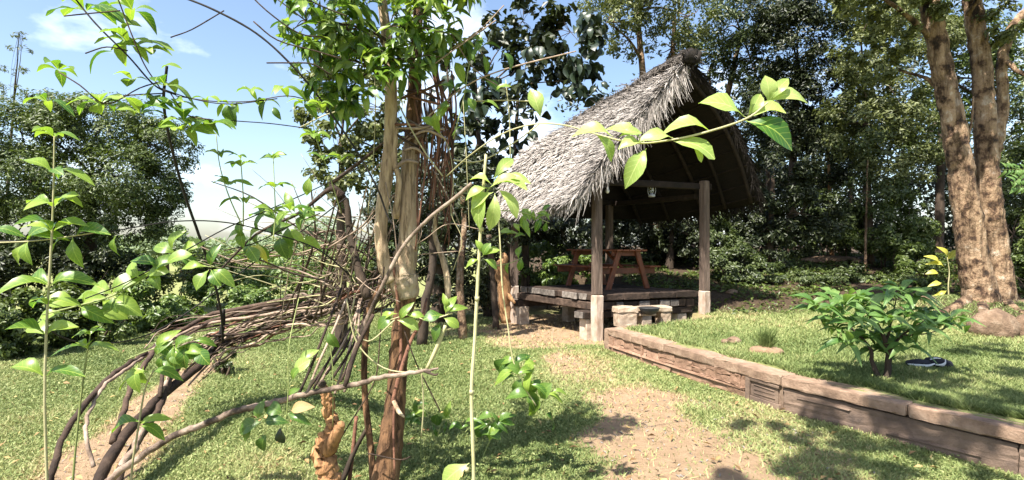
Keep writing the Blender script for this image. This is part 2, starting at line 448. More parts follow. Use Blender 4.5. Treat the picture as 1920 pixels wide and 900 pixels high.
M['bench'] = rough_mat("bench_stone", [(0.25, (0.18, 0.12, 0.08)), (0.5, (0.36, 0.275, 0.20)), (0.8, (0.50, 0.42, 0.33))], 7, (1, 1, 1), 0.6, 22, var=0.08)
M['rock'] = rough_mat("rock", [(0.25, (0.07, 0.045, 0.03)), (0.5, (0.19, 0.125, 0.08)), (0.8, (0.34, 0.26, 0.185))], 6, (1, 1, 1), 0.9, 12, var=0.2, dist=0.05)
M['soil'] = rough_mat("soil", [(0.25, (0.14, 0.085, 0.05)), (0.5, (0.26, 0.17, 0.105)), (0.8, (0.36, 0.25, 0.16))], 9, (1, 1, 1), 0.9, 25, var=0.1)
M['black'] = rough_mat("black_cloth", [(0.3, (0.008, 0.008, 0.012)), (0.7, (0.028, 0.028, 0.036))], 12, (1, 1, 1), 0.3, 40, var=0.05)
M['white'] = rough_mat("white_cloth", [(0.3, (0.55, 0.55, 0.55)), (0.7, (0.75, 0.75, 0.74))], 12, (1, 1, 1), 0.2, 40, var=0.05)
M['rubber'] = rough_mat("dark_bowl", [(0.3, (0.015, 0.015, 0.015)), (0.7, (0.05, 0.05, 0.05))], 10, (1, 1, 1), 0.3, 40, rough=0.6, var=0.05)
M['metal'] = rough_mat("lantern_metal", [(0.3, (0.22, 0.22, 0.22)), (0.7, (0.42, 0.42, 0.41))], 14, (1, 1, 1), 0.1, 40, rough=0.4, spec=0.6, var=0.05)
M['bulb'] = rough_mat("bulb_white", [(0.3, (0.70, 0.70, 0.68)), (0.7, (0.82, 0.82, 0.80))], 14, (1, 1, 1), 0.0, rough=0.3, var=0.02)
mg, ntg, outg = new_mat("lantern_glass")
pg = ntg.nodes.new("ShaderNodeBsdfPrincipled"); pg.inputs['Base Color'].default_value = (0.8, 0.82, 0.8, 1)
pg.inputs['Roughness'].default_value = 0.15; pg.inputs['Transmission Weight'].default_value = 0.8
ntg.links.new(pg.outputs[0], outg.inputs['Surface']); M['glass'] = mg

# ------------------------------------------------------------------ leaf meshes (shared)
def leaf_mesh(name, mat, W=0.22, peak=0.45, fold=0.25, droop=0.25, rows=7, tip=1.0, wave=0.0, stalk=0.06):
    V = []; Fc = []
    for i in range(rows):
        t = i / (rows - 1)
        e = math.log(0.5) / math.log(peak)
        w = W * math.sin(math.pi * min(1, max(0, t ** e))) ** 0.85
        if i == 0: w = 0.010
        if i == rows - 1: w = 0.004
        y = stalk + t * (1 - stalk)
        z = -droop * t * t + 0.12 * math.sin(t * math.pi)
        wz = wave * math.sin(t * 9.0)
        V += [(-w, y, z + fold * w + wz), (0, y, z), (w, y, z + fold * w - wz)]
        if i:
            b = i * 3
            Fc += [[b - 3, b - 2, b + 1, b], [b - 2, b - 1, b + 2, b + 1]]
    n = len(V)
    V += [(-0.008, 0, 0.0), (0.008, 0, 0.0)]
    Fc.append([n, n + 1, 2, 0])
    me = mesh_np(name, np.array(V), Fc, None, True)
    me.materials.append(M[mat])
    return me
def leafset(prefix, mat, **k):
    base = dict(W=0.24, peak=0.5, fold=0.3, droop=0.3)
    base.update(k)
    out = []
    for dw, df, dd, wv in ((1.0, 1.0, 1.0, 0.0), (0.85, 1.7, 1.7, 0.02), (1.15, 0.6, 0.3, 0.035), (0.95, 2.2, 0.8, 0.03), (1.05, .4, 2.3, 0.015), (.75, 1.2, 1.2, 0.04)):
        q = dict(base); q['W'] *= dw; q['fold'] *= df; q['droop'] *= dd; q['wave'] = wv
        out.append(leaf_mesh(prefix, mat, **q))
    return out
LS = {
    'sap': leafset("sapling_leaf", 'sap', W=0.26, peak=0.56),
    'sprig': leafset("sprig_leaf", 'sprig', W=0.27, peak=0.6, droop=0.22),
    'green': leafset("tree_leaf", 'green', W=0.17, peak=0.45, droop=0.2),
    'pin': leafset('tree_leaf', 'pin', W=0.17, peak=0.45, droop=0.2),
    'dark': leafset("dark_leaf", 'dark', W=0.30, peak=0.55, droop=0.35),
    'shrub': leafset("shrub_leaf", 'shrub', W=0.165, peak=0.42, droop=0.4),
    'yellow': leafset("yellow_leaf", 'yellow', W=0.24, peak=0.5),
    'round': leafset("round_leaf", 'green', W=0.33, peak=0.5),
    'dry': leafset("dry_leaf", 'dry', W=0.25, peak=0.5),
}
def leaf_matrix(d, nrm, s):
    d = Vector(d).normalized(); n = Vector(nrm)
    n = (n - d * n.dot(d))
    if n.length < 1e-3: n = Vector((0.3, -1, 0.5)) - d * Vector((0.3, -1, 0.5)).dot(d)
    n.normalize()
    x = d.cross(n)
    return Matrix((x, d, n)).transposed().to_4x4() @ Matrix.Scale(s, 4)
def leaf(parent, kind, pos, d, nrm, s, name='leaf'):
    o = bpy.data.objects.new(name, R.choice(LS[kind]))
    o.parent = parent
    o.matrix_local = Matrix.Translation(Vector(pos) - wloc(parent)) @ leaf_matrix(d, nrm, s)
    COL.objects.link(o)
    return o
def rdir(up=0.0, spread=1.0):
    a = R.uniform(0, 2 * math.pi)
    return Vector((math.cos(a) * spread, math.sin(a) * spread, up))
def whorl(parent, kind, pos, n, size, up=0.3, az=None, jit=0.3, face=0.35):
    a0 = R.uniform(0, 6.28) if az is None else az
    for k in range(n):
        a = a0 + 2 * math.pi * k / n + R.uniform(-jit, jit)
        d = Vector((math.cos(a), math.sin(a) * 0.8, up + R.uniform(-0.2, 0.25)))
        nrm = Vector((R.uniform(-.3, .3), -face + R.uniform(-.3, .3), 1))
        leaf(parent, kind, pos, d, nrm, size * R.uniform(0.62, 1.2))

# many small leaves in one mesh
def leaf_cloud(P, N, S, asp=0.42, fold=0.25):
    """P centres (n,3), N approximate normals (n,3), S sizes (n,) -> verts, quads, per-vertex v"""
    n = len(P)
    N = N / (np.linalg.norm(N, axis=1, keepdims=True) + 1e-9)
    A = NR.normal(0, 1, (n, 3)); A -= N * (A * N).sum(1, keepdims=True); A /= np.linalg.norm(A, axis=1, keepdims=True) + 1e-9
    B = np.cross(N, A)
    S = S[:, None]
    w = asp * S
    p0 = P - A * S * 0.5; p2 = P + A * S * 0.5 - N * S * 0.08
    p1 = P + B * w * 0.5 + N * w * fold - A * S * 0.05; p3 = P - B * w * 0.5 + N * w * fold - A * S * 0.05
    V = np.stack([p0, p1, p2, p3], 1).reshape(-1, 3)
    Q = np.arange(4 * n).reshape(n, 4)
    Q1 = np.stack([Q[:, 0], Q[:, 1], Q[:, 2]], 1); Q2 = np.stack([Q[:, 0], Q[:, 2], Q[:, 3]], 1)
    v = np.repeat(np.clip(NR.beta(1.6, 2.2, n), 0, 1), 4)
    return V, np.concatenate([Q1, Q2]), v

def crown_points(blobs, n, clump=0.22, sub=26, flat=0.75, shell=0.55):
    """blobs: (centre Vector, rx, ry, rz). returns points & outward normals grouped in clumps"""
    vol = np.array([b[1] * b[2] * b[3] for b in blobs]) ** 0.67
    vol /= vol.sum()
    PP = []; NN = []; subs = []
    for (c, rx, ry, rz), w in zip(blobs, vol):
        m = max(60, int(n * w))
        k = max(6, int(sub * (rx * rz) ** 0.5 / 0.8) + 4)
        u = NR.normal(0, 1, (k, 3)); u /= np.linalg.norm(u, axis=1, keepdims=True)
        rad = shell + (1 - shell) * NR.random((k, 1)) ** 0.6
        cen = np.array(c)[None] + u * rad * np.array([[rx, ry, rz]])
        sz = clump * (0.6 + 0.9 * NR.random(k)) * (rx + rz)
        wt = sz ** 1.6; wt /= wt.sum()
        pick = NR.choice(k, m, p=wt)
        off = NR.normal(0, 1, (m, 3)); ol = np.linalg.norm(off, axis=1, keepdims=True) + 1e-9
        off = off / ol * (NR.random((m, 1)) ** 0.5)
        off[:, 2] *= flat
        PP.append(cen[pick] + off * sz[pick][:, None] * 0.6)
        NN.append(off * 0.9 + u[pick] * 0.5 + np.array([[-0.1, -0.1, 0.7]]) + NR.normal(0, 0.5, (m, 3)))
        subs += [cen[i] for i in range(k)]
    return np.concatenate(PP), np.concatenate(NN), subs

def blob(px, py, rx, ry, Y, dep=0.8):
    return (at(px, py, Y), rx * Y / F, rx * Y / F * dep, ry * Y / F)

def tree(name, label, trunks, blobs, n, size, cmat, bark='bark_dark', group=None, cat='tree', clump=0.22, sub=26,
         limbs=True, base=None, asp=0.42, crown_name='crown', shell=0.55):
    if base is None:
        b0 = trunks[0][0]; base = at(b0[0], b0[1], b0[2])
    t = thing(name, base, label, cat, group)
    for tr in trunks:
        V, Fc = ptube(tr, 10, 5, 0.04, 0.004)
        obj('trunk', V, Fc, M[bark], t, None, True)
    P, N, subs = crown_points(blobs, n, clump, sub, shell=shell)
    S = size * (0.65 + 0.7 * NR.random(len(P)))
    V, Q, v = leaf_cloud(P, N, S, asp)
    c = obj(crown_name, V, Q, M[cmat], t, {'v': ('POINT', v)})
    tag(c, kind='stuff')
    if limbs and trunks:
        mb = MB()
        tp = np.array([list(at(p[0], p[1], p[2])) + [p[3]] for p in trunks[0]])
        top = tp[-1]; mid = tp[max(0, len(tp) // 2)]
        for (c, rx, ry, rz) in blobs:
            src = tp[-1] if c.z > top[2] - rz else tp[R.randrange(max(1, len(tp) // 2), len(tp))]
            a = src[:3]; b = np.array(c)
            m1 = a * 0.5 + b * 0.5 + np.array([R.uniform(-.1, .1), R.uniform(-.1, .1), R.uniform(0, .15)]) * (rx + rz)
            r0 = min(src[3] * 0.6, 0.09)
            mb.add(*tube([list(a) + [r0], list(m1) + [r0 * .6], list(b) + [r0 * .3]], 6, 4))
            near = sorted(subs, key=lambda s: np.linalg.norm(s - b))[:7]
            for s in near:
                mm = (b + s) / 2 + NR.normal(0, 0.05, 3)
                mb.add(*tube([list(b) + [r0 * .3], list(mm) + [r0 * .2], list(s) + [r0 * .08]], 4, 3))
        tag(mb.build('branches', M[bark], t, True), kind='stuff')
    return t

# ================================================================== GROUND
W_C = (1.456, 8.09)      # retaining wall corner near the shelter
W_J = (2.60, 5.14)       # joint where the wall turns
W_E = (5.40, 0.67)       # beyond the right edge of the picture
def wall_x(y):
    y = np.asarray(y, float)
    a = 2.6 + (5.14 - y) * 0.626
    b = 1.456 + (8.09 - y) * 0.388
    c = 1.456 + (y - 8.09) * 1.5
    d = 3.42 - (y - 9.4) * 0.6
    return np.where(y < 5.14, a, np.where(y < 8.09, b, np.where(y < 9.4, c, np.maximum(d, 1.4))))
def terrace_z(x, y):
    z = 0.335 + 0.155 * np.clip(y - 9.3, 0, 6.0) * sstep(9.2, 11, y)
    z = z + 0.42 * np.exp(-(((x - 7.6) / 1.5) ** 2 + ((y - 8.9) / 1.1) ** 2))
    return z + 0.05 * (fbm(x * .8, y * .8, 5) - .5) * sstep(0.3, 1.0, x - wall_x(y))
def lawn_z(x, y):
    z = 0.05 * (fbm(x * .5, y * .5, 3) - .5)
    z = z + 0.09 * np.clip(y - 12.5, 0, 10) * sstep(-3, 1, x) - 0.03 * np.clip(y - 13, 0, 60) * (1 - sstep(-3, 1, x))
    return z
def seg_d(x, y, P):
    d = np.full(np.shape(x), 1e9); 
    for (x0, y0), (x1, y1) in zip(P[:-1], P[1:]):
        t = np.clip(((x - x0) * (x1 - x0) + (y - y0) * (y1 - y0)) / ((x1 - x0) ** 2 + (y1 - y0) ** 2), 0, 1)
        d = np.minimum(d, np.hypot(x - x0 - t * (x1 - x0), y - y0 - t * (y1 - y0)))
    return d
PATH = [(-1.2, 0.2), (-2.35, 2.2), (-2.95, 3.7), (-3.55, 5.3), (-3.95, 6.4), (-4.0, 7.1)]
def dirt_path_m(x, y):
    w = np.maximum(0.36 - 0.035 * (np.minimum(y, 9) - 3.0) + 0.30 * (fbm(x * 2.2, y * 2.2, 11) - .5), .05)
    return 1 - sstep(w * 0.6, w * 1.25 + .04, seg_d(x, y, PATH))
def patch_m(x, y):
    n = fbm(x * 1.8, y * 1.8, 21, 5) - .5
    a = np.hypot((x - 1.27 - 0.09 * (y - 4.5)) / 0.70, (y - 4.5) / 2.5) + n * 1.3
    e1 = 1 - sstep(0.45, 1.35, a)
    b = np.hypot((x - 0.35) / 1.25, (y - 9.35) / 1.15) + n * 1.0
    e2 = (1 - sstep(0.65, 1.15, b))
    c = np.hypot((x - 1.1) / 1.5, (y - 10.4) / 2.0) + n * .5
    e3 = 1 - sstep(0.8, 1.15, c)
    d = np.hypot((x - 0.75) / .45, (y - 7.3) / .9) + n * 1.6
    e4 = 0.8 * (1 - sstep(0.4, 1.1, d))
    f = np.hypot((x + 1.6) / .9, (y - 9.7) / .8) + n * 1.6
    e5 = .6 * (1 - sstep(0.4, 1.1, f))
    g = .5 * (1 - sstep(.5, 1.3, np.hypot((x - 2.1) / .9, (y - 4.0) / 2.0) + n * 1.8))
    h = .62 * (1 - sstep(.5, 1.25, np.hypot((x - 0.95) / .55, (y - 7.1) / 1.7) + n * 1.4))
    return np.maximum.reduce([g, h, e1, e2 * .8, e3, e4, e5])

def axis(lo, hi, a, b, st, far):
    mid = np.arange(a, b + st / 2, st)
    out = []
    s = st; v = b
    while v < hi:
        s *= 1.35; v += s; out.append(min(v, hi))
    pre = []
    s = st; v = a
    while v > lo:
        s *= 1.35; v -= s; pre.append(max(v, lo))
    return np.concatenate([pre[::-1], mid, out])
gx = axis(-420, 420, -7.5, 3.6, 0.09, 0)
gy = axis(-30, 800, 1.5, 12.6, 0.09, 0)
GX, GY = np.meshgrid(gx, gy)
GZ = lawn_z(GX, GY)
und = (GX > wall_x(GY) + 0.25) & (GY < 60)
GZ = np.where(und, np.minimum(GZ, -0.02), GZ)
MP, MD = dirt_path_m(GX, GY), patch_m(GX, GY)
DIRT = np.maximum(MP, MD)
LIT = sstep(12.0, 13.5, GY) * sstep(-2.5, -0.5, GX)
ny, nx = GX.shape
idx = np.arange(ny * nx).reshape(ny, nx)
quads = np.stack([idx[:-1, :-1], idx[:-1, 1:], idx[1:, 1:], idx[1:, :-1]], -1).reshape(-1, 4)
fm = lambda A: (A[:-1, :-1] + A[:-1, 1:] + A[1:, 1:] + A[1:, :-1]).ravel() / 4
fp, fd = fm(MP), fm(MD)
GV = np.stack([GX, GY, GZ], -1).reshape(-1, 3)
def sub_mesh(name, sel, V, Q, dirt, lit):
    q = Q[sel]; u, inv = np.unique(q, return_inverse=True)
    me = mesh_np(name, V[u], inv.reshape(q.shape), {'dirt': ('POINT', dirt.ravel()[u]), 'litter': ('POINT', lit.ravel()[u])}, True)
    o = put(name, me, M['ground']); tag(o, kind='structure'); return o
isp = fp > 0.5; isd = (fd > 0.55) & ~isp
sub_mesh('lawn', ~(isp | isd), GV, quads, DIRT, LIT)
sub_mesh('dirt_path', isp, GV, quads, DIRT, LIT)
sub_mesh('bare_dirt', isd, GV, quads, DIRT, LIT)

# raised terrace on the right and the forest floor behind it
ty = np.concatenate([np.arange(-4, 2, 0.5), np.arange(2, 12, 0.1), np.arange(12, 40, 0.8), np.arange(40, 120, 8)])
tu = np.concatenate([[0, 0.0], np.arange(0.02, 6.0, 0.1), 6 + np.cumsum(0.1 * 1.3 ** np.arange(1, 26))])
TX = wall_x(ty)[:, None] + 0.12 + tu[None, :]
TY = np.repeat(ty[:, None], len(tu), 1)
TZ = terrace_z(TX, TY); TZ[:, 0] = -0.15
TL = np.maximum(sstep(9.5, 10.4, TY + 0.9 * (fbm(TX, TY, 31) - .5)), 0.9 * sstep(1.1, .6, np.hypot((TX - 7.4) / 1.6, (TY - 8.6) / 1.0)))
TD = 0.55 * sstep(.45, .2, TX - wall_x(TY)) * sstep(6, 8.5, TY) + .35 * sstep(.55, .75, fbm(TX * 1.5, TY * 1.5, 33))
ny, nx = TX.shape
idx = np.arange(ny * nx).reshape(ny, nx)
tq = np.stack([idx[:-1, :-1], idx[:-1, 1:], idx[1:, 1:], idx[1:, :-1]], -1).reshape(-1, 4)
TV = np.stack([TX, TY, TZ], -1).reshape(-1, 3)
fy = TY[:-1, :-1].ravel()
sub_mesh('terrace_lawn', fy < 10.2, TV, tq, TD, TL)
sub_mesh('forest_floor', fy >= 10.2, TV, tq, TD, TL)

# ------------------------------------------------------------------ grass blades
def blades(P, H, W, v):
    n = len(P)
    a = NR.random(n) * 2 * np.pi
    lean = NR.normal(0, 0.75, (n, 2)) * H[:, None]
    s = np.stack([np.cos(a), np.sin(a), np.zeros(n)], 1) * (W / 2)[:, None]
    tip = P + np.stack([lean[:, 0], lean[:, 1], H], 1)
    V = np.stack([P - s, P + s, tip], 1).reshape(-1, 3)
    return V, np.arange(3 * n).reshape(n, 3), np.repeat(v, 3)
def scatter(n, y0, y1, pow_, xfun):
    u = NR.random(n)
    y = y0 * (y1 / y0) ** (u ** pow_)
    xl, xr = xfun(y)
    x = xl + (xr - xl) * NR.random(n)
    return x, y
def lawn_x(y):
    return np.maximum(-1.05 * y - .3, -9), np.minimum(wall_x(y) - 0.02, 1.05 * y + .3)
GRV = []; GRF = []; GRA = []; off = 0
x, y = scatter(330000, 2.9, 12.2, 0.9, lawn_x)
d = np.maximum(dirt_path_m(x, y), patch_m(x, y))
keep = NR.random(len(x)) > np.clip(d * 1.0, 0, .94)
x, y, d = x[keep], y[keep], d[keep]
P = np.stack([x, y, lawn_z(x, y) - .004], 1)
big = fbm(x * .55, y * .55, 41); sm = fbm(x * 3, y * 3, 43)
v = 0.40 + 0.8 * (big - .5) + .5 * (sm - .5) + NR.normal(0, .16, len(x)) + .45 * d
v = v + .18 * np.exp(-((x + 3.9) ** 2 / 1.6 + (y - 4.4) ** 2 / 1.0)) + .2 * sstep(8.2, 9.5, y) * sstep(-2.5, 0, x)
H = (0.016 + 0.020 * NR.random(len(x))) * (1 + .9 * (sm - .5)) * (1 + .05 * y)
W = (0.006 + .006 * NR.random(len(x))) * (0.55 + y / 5.0)
V, Q, a = blades(P, H, W, np.clip(v, 0, 1))
o = put('lawn_grass', mesh_np('lawn_grass', V, Q, {'v': ('POINT', a)}), M['grass'])
tag(o, 'short sunlit grass of the lower lawn', 'grass', kind='stuff')
x, y = scatter(60000, 2.9, 11.5, 0.9, lawn_x)
d = np.maximum(dirt_path_m(x, y), patch_m(x, y)); keep = NR.random(len(x)) > np.clip(d * 1.1 + .1, 0, .99); x, y = x[keep], y[keep]
P = np.stack([x, y, lawn_z(x, y) + .012 + .02 * NR.random(len(x))], 1)
V, Q, a = leaf_cloud(P, NR.normal(0, .5, P.shape) + np.array([[0, 0, 1.]]), (.014 + .018 * NR.random(len(x))) * (.7 + y / 11), .5)
o = put('lawn_clover', mesh_np('lawn_clover', V, Q, {'v': ('POINT', np.clip(.18 + .6 * a + .5 * (np.repeat(fbm(x * .55, y * .55, 41), 4) - .5), 0, 1))}), M['grass'])
tag(o, 'tiny broad leaved weeds mixed into the lower lawn', 'weeds', kind='stuff')
x, y = scatter(700, 3.0, 10.5, 1.0, lawn_x); P = np.stack([x, y, lawn_z(x, y) + .035], 1)
V, Q, a = leaf_cloud(P, NR.normal(0, .35, P.shape) + np.array([[0, 0, 1.]]), .03 + .05 * NR.random(len(x)), .45)
o = put('fallen_leaves', mesh_np('fallen_leaves', V, Q, {'v': ('POINT', a)}), M['fallen'])
tag(o, 'scattered dry fallen leaves on the lower lawn', 'leaves', kind='stuff')
def terr_x(y):
    l = wall_x(y) + .26 + .06 * np.sin(y * 7); return l, np.maximum(np.minimum(1.05 * y + .3, 11), l + .1)
x, y = scatter(150000, 2.6, 10.6, 1.0, terr_x)
keep = NR.random(len(x)) > np.clip(sstep(9.4, 10.4, y), 0, 1)
x, y = x[keep], y[keep]
big = fbm(x * .8, y * .8, 51); sm = fbm(x * 3, y * 3, 53)
v = 0.34 + .7 * (big - .5) + .5 * (sm - .5) + NR.normal(0, .15, len(x)) + .15 * sstep(6, 8.5, y)
H = (0.022 + .035 * NR.random(len(x))) * (1 + 1.1 * (sm - .5)) + .02 * np.exp(-((x - wall_x(y) - .35) / .2) ** 2)
W = (0.006 + .006 * NR.random(len(x))) * (0.6 + y / 5.0)
P = np.stack([x, y, terrace_z(x, y) - .004], 1)
V, Q, a = blades(P, H, W, np.clip(v, 0, 1))
o = put('terrace_grass', mesh_np('terrace_grass', V, Q, {'v': ('POINT', a)}), M['grass'])
tag(o, 'longer dappled grass on the raised terrace above the stone wall', 'grass', kind='stuff')
# straw and leaf litter on bare dirt
x = NR.uniform(-3.6, 2.6, 9000); y = NR.uniform(2.6, 11, 9000)
k = (np.maximum(patch_m(x, y), dirt_path_m(x, y)) > .3) & (x < wall_x(y) - .05) & (NR.random(9000) < .5)
x, y = x[k], y[k]
P = np.stack([x, y, lawn_z(x, y) + .006], 1)
V, Q, a = leaf_cloud(P, np.array([[0, 0, 1.]]) + NR.normal(0, .25, P.shape), NR.uniform(.015, .06, len(P)), .25)
o = put('ground_litter', mesh_np('ground_litter', V, Q, {'v': ('POINT', np.clip(a * .7, 0, 1))}), M['straw'])
tag(o, 'dry straw and leaf scraps on the bare dirt', 'litter', kind='stuff')
#@@PART2@@
# ================================================================== RETAINING WALL
wall = thing('retaining_wall', (W_J[0], W_J[1], 0), 'low brown stone retaining wall with a rough capstone edge, holding up the raised lawn', 'wall')
def wp(s):
    """point on the wall line: s metres from the shelter corner"""
    a, b, c = Vector((W_C[0], W_C[1], 0)), Vector((W_J[0], W_J[1], 0)), Vector((W_E[0], W_E[1], 0))
    l1 = (b - a).length
    if s <= l1:
        d = (b - a).normalized(); return a + d * s, d
    d = (c - b).normalized(); return b + d * (s - l1), d
L1 = (Vector(W_J) - Vector(W_C)).length
L2 = (Vector(W_E) - Vector(W_J)).length
def wall_piece(name, s0, s1, z0, z1, face, depth, mat, jit=0.004, bev=0.008, cuts=0, zz=None):
    """block along the wall: face = how far its front stands out to the left of the wall line"""
    p0, d0 = wp(s0); p1, d1 = wp(s1 - 1e-4)
    d = (p1 - p0).normalized(); nrm = Vector((d.y, -d.x, 0))     # pointing to the lower lawn (-x)
    if nrm.x > 0: nrm = -nrm
    A, B = p0 + nrm * face, p1 + nrm * face
    C_, D_ = p1 + nrm * (face - depth), p0 + nrm * (face - depth)
    za, zb = (z1, z1) if zz is None else zz
    c8 = [(A.x, A.y, z0), (B.x, B.y, z0), (C_.x, C_.y, z0), (D_.x, D_.y, z0), (A.x, A.y, za), (B.x, B.y, zb), (C_.x, C_.y, zb), (D_.x, D_.y, za)]
    V, Fc = hexa(c8, jit)
    return bevelled(name, V, Fc, M[mat], wall, bev, 2, jit * .6, cuts)
# core behind the facing
wall_piece('wall_core', 0.03, L1 - .01, -0.15, 0.245, -0.03, 0.20, 'mortar', 0.0, 0)
# cap, in lengths
for s0, s1 in ((0.0, 0.62), (0.626, 1.36), (1.368, 2.25), (2.258, L1 - .006)):
    wall_piece('capstone', s0, s1, 0.240, 0.338, 0.012, 0.24, 'cap', 0.004, 0.014, 9)
for s0, s1 in ((0.012, 1.05), (1.06, 2.2), (2.21, 3.6), (3.61, L2)):
    wall_piece('capstone', L1 + s0, L1 + s1, 0.240, 0.336, 0.028, 0.26, 'cap', 0.004, 0.014, 12)
# facing stones of the first stretch, with a projecting string course and pilaster ribs
rows = [(0.0, 0.075), (0.102, 0.236)]
for ri, (z0, z1) in enumerate(rows):
    s = 0.02
    while s < L1 - 0.48:
        ln = R.uniform(0.14, 0.34) * (1.0 if ri else 2.0)
        e = min(s + ln, L1 - .46)
        if e - s > 0.06 and ri and R.random() < .4:
            zm = R.uniform(.145, .195); o1 = R.uniform(-.010, 0)
            wall_piece('stone', s + .002, e - .002, z0 + .002, zm - .002, o1, 0.06, 'stone', 0.006, 0.007, 2)
            wall_piece('stone', s + .002, e - .002, zm + .002, z1 - .001, o1 - R.uniform(-.004, .006), 0.06, 'stone', 0.006, 0.007, 2)
        elif e - s > 0.06:
            wall_piece('stone', s + .003, e - .003, z0 + R.uniform(0, .006), z1 + R.uniform(-.006, -.001), R.uniform(-.010, 0), 0.06, 'stone', 0.006, 0.007, 2)
        s = e
wall_piece('string_course', 0.02, L1 - 0.47, 0.077, 0.100, 0.008, 0.05, 'stone', 0.004, 0.005, 3)
for s in (0.12, 0.86):
    wall_piece('rib', s, s + .035, 0.002, 0.236, 0.014, 0.05, 'stone', 0.002, 0.004)
# recessed panel beside the joint
wall_piece('panel', L1 - .40, L1 - .06, 0.055, 0.205, -0.020, 0.04, 'plaster', 0.002, 0.004)
wall_piece('panel_frame', L1 - .46, L1 - .405, 0.0, 0.236, 0.002, 0.06, 'plaster', 0.003, 0.006)
wall_piece('panel_frame', L1 - .40, L1 - .035, 0.208, 0.236, 0.001, 0.06, 'plaster', 0.002, 0.004)
wall_piece('panel_frame', L1 - .40, L1 - .035, 0.0, 0.05, 0.0, 0.06, 'plaster', 0.002, 0.004)
for k in range(3):
    wall_piece('panel_bar', L1 - .36, L1 - .10, 0.082 + .042 * k, 0.092 + .042 * k, -0.012, 0.02, 'plaster', 0.002, 0.002)
# smooth rendered second stretch
for s0, s1 in ((0.014, 1.70), (1.708, 3.30), (3.308, L2)):
    wall_piece('rendered_face', L1 + s0, L1 + s1, -0.12, 0.224, 0.002, 0.20, 'plaster', 0.004, 0.008, 12)
for s0, s1, z in ((0.15, .62, .17), (.9, 1.5, .06), (2.2, 2.9, .12)):
    wall_piece('trowel_ridge', L1 + s0, L1 + s1, z, z + .012, 0.011, 0.02, 'plaster', 0.003, 0.003, 2)
# back line of the terrace, in front of the shelter
d_ = (Vector((3.42, 9.4, 0)) - Vector((W_C[0], W_C[1], 0)))
dl = d_.length; d_.normalize(); nb = Vector((-d_.y, d_.x, 0))
for k, (s0, s1) in enumerate(((0.02, .78), (.79, 1.6), (1.61, dl))):
    o_ = Vector((W_C[0], W_C[1], -.1)) + d_ * s0 - nb * .10 + Vector((0.0, 0.0, 0))
    V, Fc = hexa(box_axes(o_, d_, nb, (0, 0, 1), s1 - s0, .2, .425 - .008 * k), .004)
    bevelled('capstone', V, Fc, M['cap'], wall, .02, 2, .003, 4)

# ================================================================== SHELTER
O = Vector((1.40, 8.98, 0)); U = Vector((2.06, 0.82, 0)); Vv = Vector((-1.32, 2.04, 0))
u = U.normalized(); v_ = Vv.normalized(); Z = Vector((0, 0, 1))
def hp(a, b, z): return O + u * a + v_ * b + Z * z      # metres along the deck axes
LU, LV = U.length, Vv.length
hut = thing('thatched_shelter', (O + U * .5 + Vv * .5), 'open thatched garden shelter with dark plank deck and square wooden posts', 'shelter')
def hbox(name, a0, a1, b0, b1, z0, z1, mat, bev=.01, jit=.003, cuts=0, parent=None):
    p = [hp(a0, b0, z0), hp(a1, b0, z0), hp(a1, b1, z0), hp(a0, b1, z0), hp(a0, b0, z1), hp(a1, b0, z1), hp(a1, b1, z1), hp(a0, b1, z1)]
    V, Fc = hexa(p, jit)
    return bevelled(name, V, Fc, M[mat], parent or hut, bev, 1, jit * .5, cuts)
# top sleepers, running along the front, ends seen on the left
b = -0.02
wd = [.24, .20, .17, .30, .16, .27, .22, .25, .20, .24]
for i, w in enumerate(wd):
    if b > LV: break
    e = min(b + w, LV + .05)
    m = 'sleeper'
    a0 = -.03 + R.uniform(-.03, .02)
    hbox('sleeper', a0 + .03, LU - .10 + R.uniform(-.05, .05), b + .005, e - .006, .655 + R.uniform(-.004, .004), .770 + R.uniform(-.006, .004), 'sleeper', .012, .003, 2)
    if i not in (0, 4):        # sawn, weathered ends are paler
        hbox('sleeper_end', a0, a0 + .027, b + .008, e - .010, .658, .766, 'sleeper_pale', .006, .003)
    b = e
# front row of timbers
for (a0, a1) in ((.10, .52), (.525, 1.05), (1.055, 1.62), (1.625, LU - .12)):
    hbox('sleeper', a0, a1, -.055, -.024, .662 + R.uniform(-.006, .006), .768 + R.uniform(-.006, .006), 'sleeper', .008, .004, 1)
# joists below, ends seen from the front
a = -.02
for i, w in enumerate((.22, .20, .16, .30, .24, .20, .22, .20, .18, .2)):
    if a + w > LU + .02: break
    hbox('joist', a + .008, a + w - .008, .00 if i else -.04, LV, .50 + R.uniform(-.01, .006), .630, 'sleeper', .01, .004, 1)
    if i in (2, 4, 6, 7): hbox('joist_end', a + .012, a + w - .012, -.028, -.002, .51, .622, 'sleeper_pale', .006, .003)
    a += w
hbox('beam', -.20, LU - .15, .02, .24, .365, .485, 'sleeper', .012, .004, 3)
hbox('beam_end', -.23, -.202, .025, .235, .370, .480, 'sleeper_pale', .006, .003)
hbox('beam', -.10, LU - .15, LV - .26, LV - .04, .365, .485, 'sleeper', .012, .004, 3)
for a, b in ((-.13, .05), (1.0, .05), (LU - .45, .05), (-.06, LV - .28), (1.0, LV - .28)):
    hbox('pier', a, a + .19, b, b + .19, -.05, .36, 'pier', .012, .004, 3)
